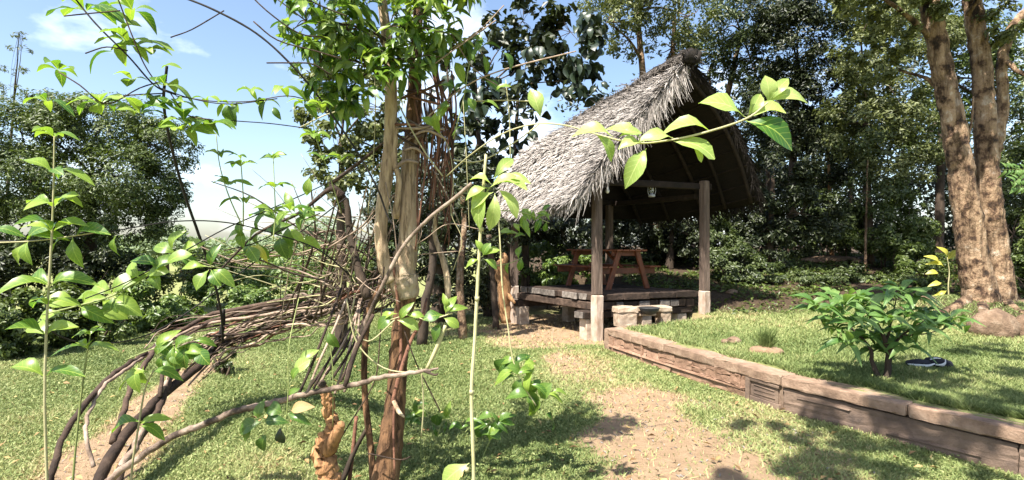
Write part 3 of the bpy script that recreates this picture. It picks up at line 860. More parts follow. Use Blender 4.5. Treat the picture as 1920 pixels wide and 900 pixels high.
# posts with a pale painted foot
for (a, b, ztop, zb) in ((-.02, -.07, 2.62, -.05), (LU + .02, -.07, 2.78, .25), (-.04, LV, 2.5, -.05), (LU + .02, LV, 2.5, -.05)):
    w = .064
    hbox('post', a - w, a + w, b - w, b + w, .772, ztop, 'post', .014, .003, 5)
    hbox('post_base', a - w - .008, a + w + .008, b - w - .008, b + w + .008, zb, .770, 'postpaint', .014, .003, 4)
hbox('tie_beam', -.3, LU + .25, -.03, .07, 2.625, 2.74, 'pole', .012, .003, 3)
hbox('tie_beam', -.3, LU + .3, LV - .05, LV + .05, 2.50, 2.60, 'pole', .012, .003, 3)
hbox('wall_plate', -.09, .01, .10, LV - .10, 2.46, 2.56, 'pole', .012, .003, 3)
hbox('wall_plate', LU - .01, LU + .09, .10, LV - .10, 2.46, 2.56, 'pole', .012, .003, 3)
# roof surfaces
def poly(P, t):
    P = [Vector(p) for p in P]; n = len(P) - 1; x = min(max(t, 0), 1) * n; i = min(int(x), n - 1)
    return P[i].lerp(P[i + 1], x - i)
RIDGE = [at(1292, 112, 8.6), at(1195, 163, 9.55), at(1062, 240, 10.5)]
EL = [at(1086, 364, 8.55), at(1012, 386, 9.8), at(922, 408, 11.1)]
ER = [at(1428, 372, 9.75), at(1330, 396, 11.0), at(1200, 412, 12.3)]
def roof_l(s, t):
    p = poly(RIDGE, s).lerp(poly(EL, s), t)
    return p + Vector((-.55, -.35, .75)) * (math.sin(math.pi * t) * (.04 + .30 * s ** 1.5))
def roof_r(s, t):
    p = poly(RIDGE, s).lerp(poly(ER, s), t)
    return p + Vector((.62, -.1, .65)) * (math.sin(math.pi * t) * .22)
def shell(name, fn, mat, ns=14, nt=16, thick=.12, out=1, off=0.0):
    V = []; 
    def nrm(s, t):
        e = .02
        a = fn(min(s + e, 1), t) - fn(max(s - e, 0), t); b_ = fn(s, min(t + e, 1)) - fn(s, max(t - e, 0))
        n = a.cross(b_); n.normalize()
        return n if n.z > 0 else -n
    for lay in (0, 1):
        for i in range(ns + 1):
            for j in range(nt + 1):
                s, t = i / ns, j / nt
                p = fn(s, t) - nrm(s, t) * (off + thick * lay) + Vector((R.gauss(0, .012), R.gauss(0, .012), R.gauss(0, .012)))
                V.append(p)
    n1 = (ns + 1) * (nt + 1); ix = lambda l, i, j: l * n1 + i * (nt + 1) + j
    Fc = []
    for i in range(ns):
        for j in range(nt):
            Fc.append([ix(0, i, j), ix(0, i + 1, j), ix(0, i + 1, j + 1), ix(0, i, j + 1)])
            Fc.append([ix(1, i, j), ix(1, i, j + 1), ix(1, i + 1, j + 1), ix(1, i + 1, j)])
    for i in range(ns):
        for j in (0, nt): Fc.append([ix(0, i, j), ix(0, i + 1, j), ix(1, i + 1, j), ix(1, i, j)])
    for j in range(nt):
        for i in (0, ns): Fc.append([ix(0, i, j), ix(0, i, j + 1), ix(1, i, j + 1), ix(1, i, j)])
    return obj(name, [tuple(p) for p in V], Fc, M[mat], hut, None, True), nrm
rl, nl = shell('roof_slope', roof_l, 'thatch')
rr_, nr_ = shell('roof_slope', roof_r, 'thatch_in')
def rear(s, t):
    a = roof_l(1, t); b_ = roof_r(1, t); return a.lerp(b_, s) + Vector((0, .12, 0))
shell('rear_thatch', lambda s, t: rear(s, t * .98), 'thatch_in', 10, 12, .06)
# straw strips
def strips(items, name, parent, mat='straw'):
    """items: (base, dir, normal, length, width, curl, v)"""
    V = []; Q = []; A = []
    for (p, d, n, ln, w, cu, vv) in items:
        s = d.cross(n)
        if s.length < 1e-5: continue
        s = s.normalized() * w * .5
        k = len(V)
        side = s.normalized() * R.gauss(0, .16) * ln
        for t, ww in ((0, .8), (.5, 1), (1, .35)):
            q = p + d * ln * t + n * (cu * t * t) + side * t * t
            V += [q - s * ww, q + s * ww]
        Q += [[k, k + 1, k + 3, k + 2], [k + 2, k + 3, k + 5, k + 4]]
        A += [vv] * 6
    V = np.array([tuple(p) for p in V]); 
    o = obj(name, V, np.array(Q), M[mat], parent, {'v': ('POINT', A)})
    tag(o, kind='stuff'); return o
def down(fn, s, t):
    e = .02; d = fn(s, min(t + e, 1.0)) - fn(s, max(t - e, 0)); return d.normalized()
def along(fn, s, t):
    e = .02; d = fn(min(s + e, 1.0), t) - fn(max(s - e, 0), t); return d.normalized()
it = []
for _ in range(15000):
    s, t = R.random(), R.random() ** .9
    p = roof_l(s, t); n = nl(s, t); d = down(roof_l, s, t); g = along(roof_l, s, t)
    d = (d + g * R.gauss(0, .38) + n * R.uniform(.0, .22)).normalized()
    cl = fbm(np.array([s * 9.]), np.array([t * 9.]), 61)[0]
    it.append((p + n * R.uniform(-.01, .03), d, n, R.uniform(.12, .32), R.uniform(.012, .027), R.uniform(-.05, .10), min(1, max(0, R.gauss(.55, .22) + (cl - .5) * .7))))
for _ in range(1500):          # eave fringe
    s = R.random(); p = roof_l(s, R.uniform(.96, 1.0)); n = nl(s, .98)
    d = (down(roof_l, s, .97) * .6 + Vector((0, 0, -.7)) + along(roof_l, s, .95) * R.gauss(0, .25)).normalized()
    it.append((p + n * R.uniform(-.12, .02), d, n, R.uniform(.10, .34), R.uniform(.010, .022), 0, R.gauss(.5, .22)))
for _ in range(1700):          # front rake, hanging over the gable
    t = R.random(); p = roof_l(R.uniform(0, .02), t); n = nl(.02, t); g = along(roof_l, .02, t)
    d = (down(roof_l, .02, t) * .5 - g * R.uniform(.0, .6) + Vector((0, 0, -1)) * R.uniform(.1, .8)).normalized()
    ln = R.uniform(.08, .24) if R.random() < .93 else R.uniform(.3, .6)
    it.append((p + n * R.uniform(-.10, .02), d, g, ln, R.uniform(.008, .020), R.uniform(-.03, .03), R.gauss(.45, .22)))
for _ in range(380):           # long loose strings near the peak
    t = R.uniform(.04, .75); p = roof_l(0, t) + Vector((0, -.02, -.05))
    d = Vector((R.gauss(.1, .12), R.gauss(-.05, .1), -1)).normalized()
    it.append((p, d, Vector((0, -1, 0)), R.uniform(.15, .5), R.uniform(.006, .012), R.gauss(0, .08), R.gauss(.4, .2)))
tuft = strips(it, 'straw', rl)
it = []
for _ in range(3500):
    s, t = R.random(), R.random(); p = roof_r(s, t); n = nr_(s, t); g = along(roof_r, s, t)
    d = (down(roof_r, s, t) + g * R.gauss(0, .3) + n * R.uniform(0, .2)).normalized()
    it.append((p + n * R.uniform(0, .03), d, n, R.uniform(.15, .4), R.uniform(.014, .03), R.uniform(-.03, .06), R.gauss(.03, .08)))
for _ in range(800):
    s, t = (0, R.random()) if R.random() < .6 else (R.random(), 1); p = roof_r(s, t); n = nr_(min(max(s, .02), .98), min(t, .97))
    d = (down(roof_r, max(s, .02), min(t, .97)) * .7 + Vector((R.gauss(0, .3), R.gauss(-.2, .3), -.5))).normalized()
    it.append((p - n * R.uniform(0, .1), d, n, R.uniform(.08, .30), R.uniform(.008, .02), 0, R.gauss(.02, .09)))
strips(it, 'straw', rr_, 'dark_shade')
# ridge roll
V, Fc = tube([list(at(1300, 104, 8.45)) + [.11], list(RIDGE[0] + Vector((-.05, .1, .03))) + [.15], list(RIDGE[1] + Vector((0, 0, .02))) + [.12], list(RIDGE[2]) + [.09]], 9, 5, .12, .01)
rc = obj('ridge_roll', V, Fc, M['dark_shade'], hut, None, True)
it = []
for _ in range(500):
    s = R.random() ** 1.5; a = R.uniform(0, 6.28); p = poly(RIDGE, s) + Vector((math.cos(a) * .13, -.05, abs(math.sin(a)) * .13))
    d = Vector((R.gauss(0, .5), R.gauss(-.4, .4), R.uniform(-1, .15))).normalized()
    it.append((p, d, Vector((0, -1, .2)), R.uniform(.08, .22), R.uniform(.008, .018), 0, R.gauss(.03, .08)))
strips(it, 'straw', rc)
# rafters and battens seen from below
for fn, nn in ((roof_l, nl), (roof_r, nr_)):
    for s in (.04, .28, .52, .76, .97):
        pts = [list(fn(s, t) - nn(s, t) * .16) + [.035] for t in (.02, .35, .7, .985)]
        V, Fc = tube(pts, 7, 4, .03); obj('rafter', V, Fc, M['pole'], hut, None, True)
    for t in (.15, .27, .39, .51, .63, .75, .87, .96):
        pts = [list(fn(s, t) - nn(s, t) * (.125)) + [.014] for s in (0.0, .33, .66, .99)]
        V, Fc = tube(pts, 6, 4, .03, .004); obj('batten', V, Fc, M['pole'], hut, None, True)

# bracket and bulb at the left post, lantern in the middle
bl = thing('hanging_bulb', at(1139, 345, 9.1), 'small white light bulb hanging from a bracket by the left shelter post', 'light bulb')
pb = at(1139, 345, 9.1)
V, Fc = hexa(box_axes(pb + Vector((-.12, -.03, .0)), (1, 0, 0), (0, 1, 0), (0, 0, 1), .15, .06, .03)); bevelled('bracket', V, Fc, M['bulb'], bl, .004)
V, Fc = tube([list(pb) + [.006], list(pb - Z * .05) + [.006]], 6, 1); obj('cord', V, Fc, M['rubber'], bl)
V, Fc = tube([list(pb - Z * .05) + [.016], list(pb - Z * .08) + [.018], list(pb - Z * .10) + [.03], list(pb - Z * .125) + [.034], list(pb - Z * .15) + [.022], list(pb - Z * .16) + [.004]], 10, 2)
obj('bulb', V, Fc, M['bulb'], bl, None, True)
pl = at(1222, 357, 9.5)
ln = thing('lantern', pl - Z * .11, 'grey metal storm lantern hanging from the shelter tie beam', 'lantern')
def lathe(name, prof, c, mat, parent, n=12, smooth=True):
    V, Fc = [], []
    for (r, z) in prof:
        for k in range(n):
            a = 2 * math.pi * k / n; V.append((c[0] + r * math.cos(a), c[1] + r * math.sin(a), c[2] + z))
    for i in range(len(prof) - 1):
        for k in range(n):
            j = (k + 1) % n; Fc.append([i * n + k, i * n + j, (i + 1) * n + j, (i + 1) * n + k])
    Fc.append(list(range(n))[::-1]); Fc.append([(len(prof) - 1) * n + k for k in range(n)])
    return obj(name, V, Fc, M[mat], parent, None, smooth)
lathe('fuel_tank', [(.045, 0), (.062, .008), (.062, .04), (.03, .055), (.028, .07)], pl - Z * .12, 'metal', ln)
lathe('lantern_glass', [(.028, 0), (.045, .035), (.042, .07), (.026, .10)], pl - Z * .048, 'glass', ln)
lathe('lantern_cap', [(.03, 0), (.036, .012), (.02, .03), (.024, .042), (.01, .055)], pl + Z * .055, 'metal', ln)
for sx in (-1, 1):
    V, Fc = tube([list(pl + Vector((sx * .055, 0, -.08))) + [.006], list(pl + Vector((sx * .07, 0, 0))) + [.006], list(pl + Vector((sx * .055, 0, .08))) + [.006], list(pl + Vector((sx * .02, 0, .10))) + [.006]], 6, 4)
    obj('side_tube', V, Fc, M['metal'], ln, None, True)
V, Fc = tube([list(pl + Vector((-.055, 0, .06))) + [.003], list(pl + Vector((-.04, 0, .15))) + [.003], list(pl + Vector((0, 0, .18))) + [.003], list(pl + Vector((.04, 0, .15))) + [.003], list(pl + Vector((.055, 0, .06))) + [.003]], 5, 4)
obj('bail', V, Fc, M['metal'], ln, None, True)
V, Fc = tube([list(pl + Z * .175) + [.003], [pl.x, pl.y, 2.63 + .06, .003]], 5, 1); obj('hanging_wire', V, Fc, M['metal'], ln)

# ================================================================== PICNIC TABLE (on the deck)
TZ0 = .775
TO = Vector((1.655, 9.72, TZ0))          # nearest corner, under the near bench
tu_, tv_ = Vector((.93, .367, 0)), Vector((-.535, .845, 0))
TW, TLn = 1.28, 1.52
tb = thing('picnic_table', TO + tu_ * TW / 2 + tv_ * TLn / 2, 'red brown wooden picnic table with attached benches on the shelter deck', 'picnic table')
def tbox(name, a0, a1, b0, b1, z0, z1, jit=.001):
    c8 = [TO + tu_ * a + tv_ * b + Z * z for z in (z0, z1) for (a, b) in ((a0, b0), (a1, b0), (a1, b1), (a0, b1))]
    V, Fc = hexa(c8, jit); return bevelled(name, V, Fc, M['table'], tb, .006, 1)
cx_ = TW / 2
for i in range(5):
    a0 = cx_ - .33 + i * .134; tbox('top_plank', a0, a0 + .126, .0, TLn, .715, .748)
for a0 in (0.0, .128): tbox('bench_plank', a0, a0 + .12, .0, TLn, .405, .438)
for a0 in (TW - .248, TW - .12): tbox('bench_plank', a0, a0 + .12, .0, TLn, .405, .438)
for b0 in (.14, TLn - .14 - .045):
    tbox('seat_beam', .01, TW - .01, b0, b0 + .045, .29, .403)
    tbox('top_beam', cx_ - .31, cx_ + .31, b0, b0 + .045, .625, .713)
    for sg in (-1, 1):
        c8 = []
        for z, off in ((0.0, .43), (.713, .20)):
            for (da, db) in ((-.05, -.047), (.05, -.047), (.05, -.002), (-.05, -.002)):
                c8.append(TO + tu_ * (cx_ + sg * off + da) + tv_ * (b0 + db) + Z * z)
        V, Fc = hexa(c8, .001); bevelled('leg', V, Fc, M['table'], tb, .006)
for b0, b1 in ((.19, TLn / 2 - .05), (TLn - .19, TLn / 2 + .05)):
    V, Fc = tube([list(TO + tu_ * cx_ + tv_ * b0 + Z * .33) + [.032], list(TO + tu_ * cx_ + tv_ * b1 + Z * .70) + [.032]], 4, 1)
    obj('brace', V, Fc, M['table'], tb)

# ================================================================== STONE BENCH AND BOWL
bo = at(1160, 606, 8.62); bo.z = .33
be = thing('stone_bench', bo + Vector((.42, .1, 0)), 'small pale stone bench of two blocks and a slab in front of the shelter deck', 'bench')
bx, by = Vector((.985, .17, 0)), Vector((-.17, .985, 0))
def bbox(name, a0, a1, b0, b1, z0, z1, mat='bench', bev=.016, jit=.005, cuts=3):
    V, Fc = hexa(box_axes(bo + bx * a0 + by * b0 + Z * z0, bx, by, (0, 0, 1), a1 - a0, b1 - b0, z1 - z0), jit)
    return bevelled(name, V, Fc, M[mat], be, bev, 2, jit * .6, cuts)
bbox('block', .0, .32, .0, .26, -.06, .17)
bbox('block', .74, .92, .02, .26, -.06, .17)
bbox('slab', -.01, .34, -.01, .28, .173, .26)
bbox('slab', .345, .66, .13, .28, .173, .25)
bbox('slab', .665, .93, -.005, .28, .173, .262)
bw = bo + bx * .50 - by * .05
V, Fc = tube([list(bo + bx * .30 + by * .02 + Z * .150) + [.018], list(bo + bx * .70 + by * .02 + Z * .150) + [.018]], 6, 1)
bowl = thing('bowl', bw + Z * .14, 'round black bowl set into the front of the stone bench', 'bowl')
lathe('bowl_body', [(.05, 0), (.10, .02), (.145, .065), (.165, .11), (.155, .11), (.13, .066), (.09, .03), (.0, .022)], bw + Z * .145, 'rubber', bowl, 18)
lathe('bowl_rim', [(.160, 0), (.172, .004), (.172, .014), (.160, .016)], bw + Z * .249, 'rubber', bowl, 18)
bbox('bowl_rest', .342, .663, .03, .10, .115, .143, 'bench', .006, .002, 0)

# ================================================================== SMALL THINGS ON THE TERRACE
def tz(x, y): return float(terrace_z(np.array([x]), np.array([y]))[0])
def on_terrace(px, py):
    Y = 1.27 / (py - HOR) * F
    for _ in range(6):
        p = at(px, py, Y); z = tz(p.x, p.y); Y = (CAM_H - z) / (py - HOR) * F
    p = at(px, py, Y); return Vector((p.x, p.y, tz(p.x, p.y)))
def lump(name, c, rx, ry, rz, mat, parent=None, rough=.18, seed=0, sub=3, flat=True):
    bm = bmesh.new(); bmesh.ops.create_icosphere(bm, subdivisions=sub, radius=1)
    for v in bm.verts:
        q = v.co
        f = 1 + rough * 2 * (fbm(np.array([q.x * 1.6 + seed]), np.array([q.y * 1.6 + q.z * 1.3 + seed]), seed)[0] - .5) + rough * .5 * (vnoise(np.array([q.x * 5 + q.z * 3]), np.array([q.y * 5 - q.z * 2]), seed + 3)[0] - .5)
        z = q.z * f
        if flat and z < -.35: z = -.35
        v.co = Vector((q.x * f * rx, q.y * f * ry, z * rz))
    me = bpy.data.meshes.new(name); bm.to_mesh(me); bm.free()
    me.polygons.foreach_set('use_smooth', np.ones(len(me.polygons), dtype=bool))
    o = put(name, me, M[mat], parent, c); return o
p = on_terrace(1370, 644)
rk = thing('stone', p, 'dark rough stone with a pale chip on the raised lawn left of the grass tuft', 'stone')
lump('stone_body', p + Vector((.04, 0, .035)), .09, .08, .06, 'rock', rk, .3, 4)
lump('chip', p + Vector((-.09, -.03, .03)), .045, .04, .04, 'rock', rk, .3, 9, 2)
p = on_terrace(1438, 662)
md = thing('soil_mound', p, 'low mound of bare brown soil with a tuft of grass on top', 'soil mound')
lump('mound', p + Vector((.0, 0, .01)), .20, .16, .075, 'soil', md, .22, 14)
it = []
for _ in range(260):
    q = p + Vector((R.gauss(0, .035), R.gauss(.03, .03), .05)); d = Vector((R.gauss(0, .28), R.gauss(0, .28), 1)).normalized()
    it.append((q, d, Vector((0, -1, .1)), R.uniform(.10, .27), .010, R.gauss(0, .05), R.uniform(.05, .45)))
strips(it, 'grass_tuft', md, 'grass')
# black and white bundle
p = on_terrace(1738, 688)
cl = thing('cloth_bundle', p, 'crumpled black bundle with white stripes lying on the grass right of the leafy shrub', 'cloth')
lump('black_fold', p + Vector((.10, 0, .04)), .12, .08, .065, 'black', cl, .28, 21)
lump('black_fold', p + Vector((-.09, .0, .035)), .14, .07, .045, 'black', cl, .25, 25)
lump('black_fold', p + Vector((.18, -.03, .025)), .06, .06, .055, 'black', cl, .25, 27)
def ribbon(pts, w, up, name, mat, parent):
    """a thick strip"""
    L = smooth_line([list(q) for q in pts], 6); V, Fc = [], []
    for i, q in enumerate(L):
        ww = w * (0.35 + .65 * math.sin(math.pi * (i + .5) / len(L)))
        for dz, dn in ((-ww, 0), (ww, 0), (ww, .012), (-ww, .012)):
            V.append((q[0] + up[0] * dn, q[1] + up[1] * dn, q[2] + dz))
    for i in range(len(L) - 1):
        for k in range(4):
            Fc.append([i * 4 + k, i * 4 + (k + 1) % 4, i * 4 + 4 + (k + 1) % 4, i * 4 + 4 + k])
    Fc += [[0, 1, 2, 3], [len(V) - 4, len(V) - 3, len(V) - 2, len(V) - 1]]
    return obj(name, V, Fc, M[mat], parent, None, True)
ribbon([p + Vector((-.23, -.04, .04)), p + Vector((-.15, -.07, .034)), p + Vector((-.05, -.075, .03)), p + Vector((.02, -.07, .05))], .013, (0, -1), 'white_stripe', 'white', cl)
ribbon([p + Vector((.03, -.07, .04)), p + Vector((.08, -.092, .042)), p + Vector((.12, -.085, .065)), p + Vector((.14, -.055, .09))], .013, (0, -1), 'white_stripe', 'white', cl)
ribbon([p + Vector((-.0, -.04, .088)), p + Vector((.05, -.035, .10)), p + Vector((.11, -.035, .097))], .007, (0, -1), 'white_stripe', 'white', cl)
# rocks and roots round the big tree
for i, (px, py, rx, rz, lab) in enumerate(((1868, 628, .30, .26, 'big brown boulder at the foot of the twin trunked tree'),
                                    (1922, 632, .13, .24, 'tall pinkish stone at the right edge beside the big boulder'),
                                    (1838, 600, .16, .07, 'flat pale stone lying on the left of the big boulder'),
                                    (1780, 585, .14, .06, 'low flat stone under the yellow leaved plant'),
                                    (1905, 592, .22, .12, 'dark stone wedged behind the big boulder'),
                                    (1740, 600, .12, .05, 'small brown stone at the left end of the tree bank'))):
    p = on_terrace(px, py)
    o = lump('boulder' if i == 0 else 'rock', p + Vector((0, 0, rz * .3)), rx, rx * .8, rz, 'rock', None, .3, 31 + i * 3)
    tag(o, lab, 'rock', 'stones around the big tree')
for i, (px, py, rx, lab) in enumerate(((1558, 492, .8, 'long pale earth bank in a sun patch of the far forest floor'), (1372, 580, .12, 'small pale stone on the dark forest floor beside the right shelter post'), (1460, 498, .3, 'low pale rock with red leaves in the far forest clearing'))):
    Y = {0: 14.5, 1: 11.0, 2: 14.2}[i]
    p = at(px, py, Y); p.z = tz(p.x, Y)
    o = lump('rock', p + Vector((0, 0, .03)), rx, rx * .5, .14 if i != 1 else .07, 'rock', None, .25, 61 + i)
    tag(o, lab, 'rock', 'rocks in the forest')
#@@PART3@@
# ================================================================== BACKGROUND TREES
def gz(x, y):
    return tz(x, y) if x > float(wall_x(np.array([y]))[0]) + .2 else float(lawn_z(np.array([x]), np.array([y]))[0])
def footed(px, Y, lean=0, top=None, r=.12, n=4, curve=0.0):
    """trunk polyline from the ground at column px up to pixel row top"""
    x = (px - 960) * Y / F; z = gz(x, Y) - .05
    py = HOR + (CAM_H - z) / Y * F
    out = []
    for k in range(n):
        t = k / (n - 1)
        out.append((px + lean * t + curve * math.sin(math.pi * t) + (R.uniform(-.03, .03) * 200 / Y if 0 < k < n - 1 else 0), py + (top - py) * t, Y, r * (1 - .62 * t)))
    return out

# big tree on the left
tree('broad_tree', 'big broad dark green tree at the left edge, behind the light leaved saplings',
     [footed(165, 11.5, 10, 330, .16)],
     [blob(40, 250, 120, 62, 11), blob(185, 238, 110, 52, 11.3), blob(300, 268, 70, 55, 11.2), blob(60, 350, 120, 65, 10.6), blob(215, 335, 115, 62, 10.7), blob(305, 352, 62, 40, 11.4), blob(30, 440, 110, 50, 10.8), blob(215, 412, 100, 42, 11.2), blob(120, 215, 80, 35, 12), blob(-60, 330, 90, 140, 11), blob(90, 480, 130, 40, 11.6)],
     80000, .085, 'c_green', group='trees on the left', clump=.24, sub=40, asp=.36, shell=.5)
tree('slender_tree', 'thin feathery bare topped tree rising above the left crown into the sky',
     [[(10, 420, 15, .05), (18, 300, 15, .035), (26, 190, 15, .025), (36, 60, 15, .008)]],
     [blob(26, 130, 30, 10, 15), blob(38, 95, 22, 8, 15), blob(18, 165, 34, 10, 15), blob(42, 68, 16, 7, 15), blob(20, 190, 30, 8, 15)],
     420, .12, 'c_olive', group='trees on the left', asp=.2)
tree('pale_tree', 'hazy pale grey green tree standing far behind, right of the big left crown',
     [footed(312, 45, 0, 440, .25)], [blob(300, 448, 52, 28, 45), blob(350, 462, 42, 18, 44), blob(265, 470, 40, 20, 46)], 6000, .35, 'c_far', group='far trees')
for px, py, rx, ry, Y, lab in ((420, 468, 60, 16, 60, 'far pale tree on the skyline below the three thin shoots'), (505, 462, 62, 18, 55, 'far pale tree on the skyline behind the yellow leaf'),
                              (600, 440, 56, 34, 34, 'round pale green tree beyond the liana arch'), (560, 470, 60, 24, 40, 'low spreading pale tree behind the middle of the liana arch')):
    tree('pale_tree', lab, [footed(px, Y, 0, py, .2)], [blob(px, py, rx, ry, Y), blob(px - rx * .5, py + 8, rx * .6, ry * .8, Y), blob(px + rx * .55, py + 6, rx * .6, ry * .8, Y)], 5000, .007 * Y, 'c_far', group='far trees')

def bush(name, label, blobs, n, size, cmat, group, stems=5, asp=.45, Y=None, bark='bark_dark'):
    c = blobs[0][0]; base = Vector((c.x, c.y, gz(c.x, c.y)))
    t = thing(name, base, label, 'bush', group)
    mb = MB()
    for k in range(stems):
        b = blobs[k % len(blobs)]
        e = b[0] + Vector((R.uniform(-.5, .5) * b[1], R.uniform(-.5, .5) * b[2], R.uniform(0, .5) * b[3]))
        s = Vector((b[0].x * .6 + base.x * .4 + R.uniform(-.1, .1), b[0].y * .6 + base.y * .4 + R.uniform(-.1, .1), 0)); s.z = gz(s.x, s.y) - .02
        m = (s + e) / 2 + Vector((R.uniform(-.1, .1), R.uniform(-.1, .1), .05))
        mb.add(*tube([list(s) + [.02], list(m) + [.014], list(e) + [.006]], 5, 4))
    tag(mb.build('stems', M[bark], t, True), kind='stuff')
    P, N, subs = crown_points(blobs, n, .24, 22, shell=.6)
    P[:, 2] = np.maximum(P[:, 2], base.z + .02 + .1 * NR.random(len(P)))
    S = size * (.65 + .7 * NR.random(len(P)))
    V, Q, v = leaf_cloud(P, N, S, asp)
    tag(obj('foliage', V, Q, M[cmat], t, {'v': ('POINT', v)}), kind='stuff')
    return t
G = 'bushes along the left lawn edge'
bush('bush', 'dark leafy bush at the left edge of the lawn, behind the tall sapling', [blob(20, 615, 80, 62, 7.7), blob(75, 600, 60, 55, 7.9), blob(-60, 600, 80, 80, 7.6)], 12000, .085, 'c_mid', G)
bush('bush', 'low shaded bush between the left edge bush and the bright glossy one', [blob(150, 590, 70, 52, 8.8), blob(205, 600, 55, 44, 8.6), blob(120, 620, 50, 40, 8.4)], 9000, .085, 'c_mid', G)
bush('bush', 'bright glossy green bush behind the bend of the curved vine', [blob(290, 575, 75, 46, 10), blob(345, 585, 60, 38, 10.2), blob(250, 590, 45, 40, 9.8)], 8000, .10, 'c_light', G)
bush('bush', 'green bush behind the left end of the liana bundle', [blob(415, 565, 70, 42, 11.5), blob(470, 575, 60, 34, 11.3)], 6500, .10, 'c_light', G)
bush('bush', 'wide bright bush seen over the middle of the liana bundle', [blob(540, 545, 75, 45, 13), blob(600, 555, 55, 40, 12.5), blob(480, 530, 60, 30, 13.5)], 7500, .11, 'c_light', G)
bush('bush', 'mid green bush directly left of the twin stem tree base', [blob(640, 540, 52, 48, 12.5), blob(680, 530, 45, 60, 13)], 6500, .10, 'c_mid', G)
bush('bush', 'tall dark bush under the big left crown', [blob(60, 520, 110, 50, 10.4), blob(200, 505, 90, 40, 10.8), blob(-40, 500, 80, 60, 10.2)], 9000, .10, 'c_deep', G)
bush('bush', 'mid green thicket standing behind the bright glossy bush', [blob(330, 515, 90, 42, 14), blob(250, 530, 70, 36, 13.5), blob(420, 505, 80, 30, 15)], 8000, .12, 'c_mid', G)
bush('bush', 'high pale thicket on the far side of the valley lawn', [blob(500, 500, 95, 28, 20), blob(610, 495, 80, 34, 19), blob(400, 490, 70, 20, 22)], 7500, .16, 'c_light', G)
bush('fern_clump', 'small dark plant on the lawn below the liana arch', [blob(412, 672, 26, 24, 6.55), blob(425, 690, 22, 12, 6.5)], 500, .07, 'c_dark', None, 6)

# trees behind the climbing tree and the shelter
GB = 'trees behind the shelter'
tree('tall_tree', 'grey green leafy tree behind the pale stem of the climbing tree',
     [footed(640, 8.2, 0, 260, .10)], [blob(625, 250, 62, 60, 8), blob(690, 200, 60, 70, 8.2), blob(660, 330, 70, 55, 8), blob(590, 190, 50, 45, 8.4), blob(720, 290, 60, 70, 8.3), blob(650, 110, 80, 60, 8.4)],
     5200, .11, 'c_olive', group=GB, shell=.5, asp=.5)
tree('dense_tree', 'dense dark tree behind the twin stem of the climbing tree',
     [footed(820, 11, 15, 300, .16)], [blob(800, 380, 90, 80, 11), blob(860, 470, 80, 70, 11), blob(760, 470, 70, 60, 11.3), blob(880, 340, 70, 70, 11.4), blob(730, 400, 60, 60, 12), blob(810, 540, 110, 40, 11.2)],
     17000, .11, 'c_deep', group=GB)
dk = tree('large_leaved_tree', 'tree with large dark drooping leaves against the sky left of the thatched roof',
     [footed(915, 12.0, -20, 180, .11, 6), footed(945, 12.2, 30, 120, .08, 6)],
     [blob(860, 250, 70, 60, 12), blob(950, 210, 70, 60, 12), blob(1010, 120, 70, 55, 12), blob(1070, 60, 70, 60, 12), blob(1085, 150, 40, 35, 12), blob(900, 90, 80, 60, 12.2), blob(980, 40, 80, 50, 12), blob(930, 320, 70, 60, 12.4), blob(870, 390, 60, 50, 12.4)],
     2500, .23, 'c_deep', group=GB, clump=.2, sub=18, asp=.55, crown_name='small_leaves')
# its nearest leaves one by one
cnt = 0
P_, N_, _s = crown_points([blob(950, 215, 75, 65, 11.7), blob(1015, 120, 72, 60, 11.7), blob(1075, 80, 62, 60, 11.7), blob(1090, 155, 42, 40, 11.6), blob(880, 190, 70, 70, 11.7), blob(930, 310, 60, 50, 11.9)], 290, .2, 9)
for p, n in zip(P_, N_):
    d = Vector((R.gauss(0, .6), R.gauss(0, .5), R.uniform(-1, .1))); leaf(dk, 'dark', Vector(p), d, Vector(n), R.uniform(.20, .34))
tree('dense_tree', 'dark shade tree overhanging the back of the shelter on its left',
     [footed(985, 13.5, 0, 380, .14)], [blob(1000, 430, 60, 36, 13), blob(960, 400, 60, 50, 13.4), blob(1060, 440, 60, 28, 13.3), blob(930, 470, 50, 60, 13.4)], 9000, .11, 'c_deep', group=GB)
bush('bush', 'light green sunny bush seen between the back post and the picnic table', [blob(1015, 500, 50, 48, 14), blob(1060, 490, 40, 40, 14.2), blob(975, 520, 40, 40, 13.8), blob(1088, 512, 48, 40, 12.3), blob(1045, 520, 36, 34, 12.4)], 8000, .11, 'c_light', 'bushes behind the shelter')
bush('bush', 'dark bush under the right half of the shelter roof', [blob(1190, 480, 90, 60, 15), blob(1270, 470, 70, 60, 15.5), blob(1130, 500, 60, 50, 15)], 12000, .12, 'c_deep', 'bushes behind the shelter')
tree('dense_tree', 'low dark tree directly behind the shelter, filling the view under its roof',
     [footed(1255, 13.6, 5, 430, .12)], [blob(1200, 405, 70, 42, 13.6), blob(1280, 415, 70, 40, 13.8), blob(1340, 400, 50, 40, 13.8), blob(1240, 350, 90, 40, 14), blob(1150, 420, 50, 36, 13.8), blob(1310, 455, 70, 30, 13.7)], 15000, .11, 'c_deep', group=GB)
GT = 'tall forest trees on the right'
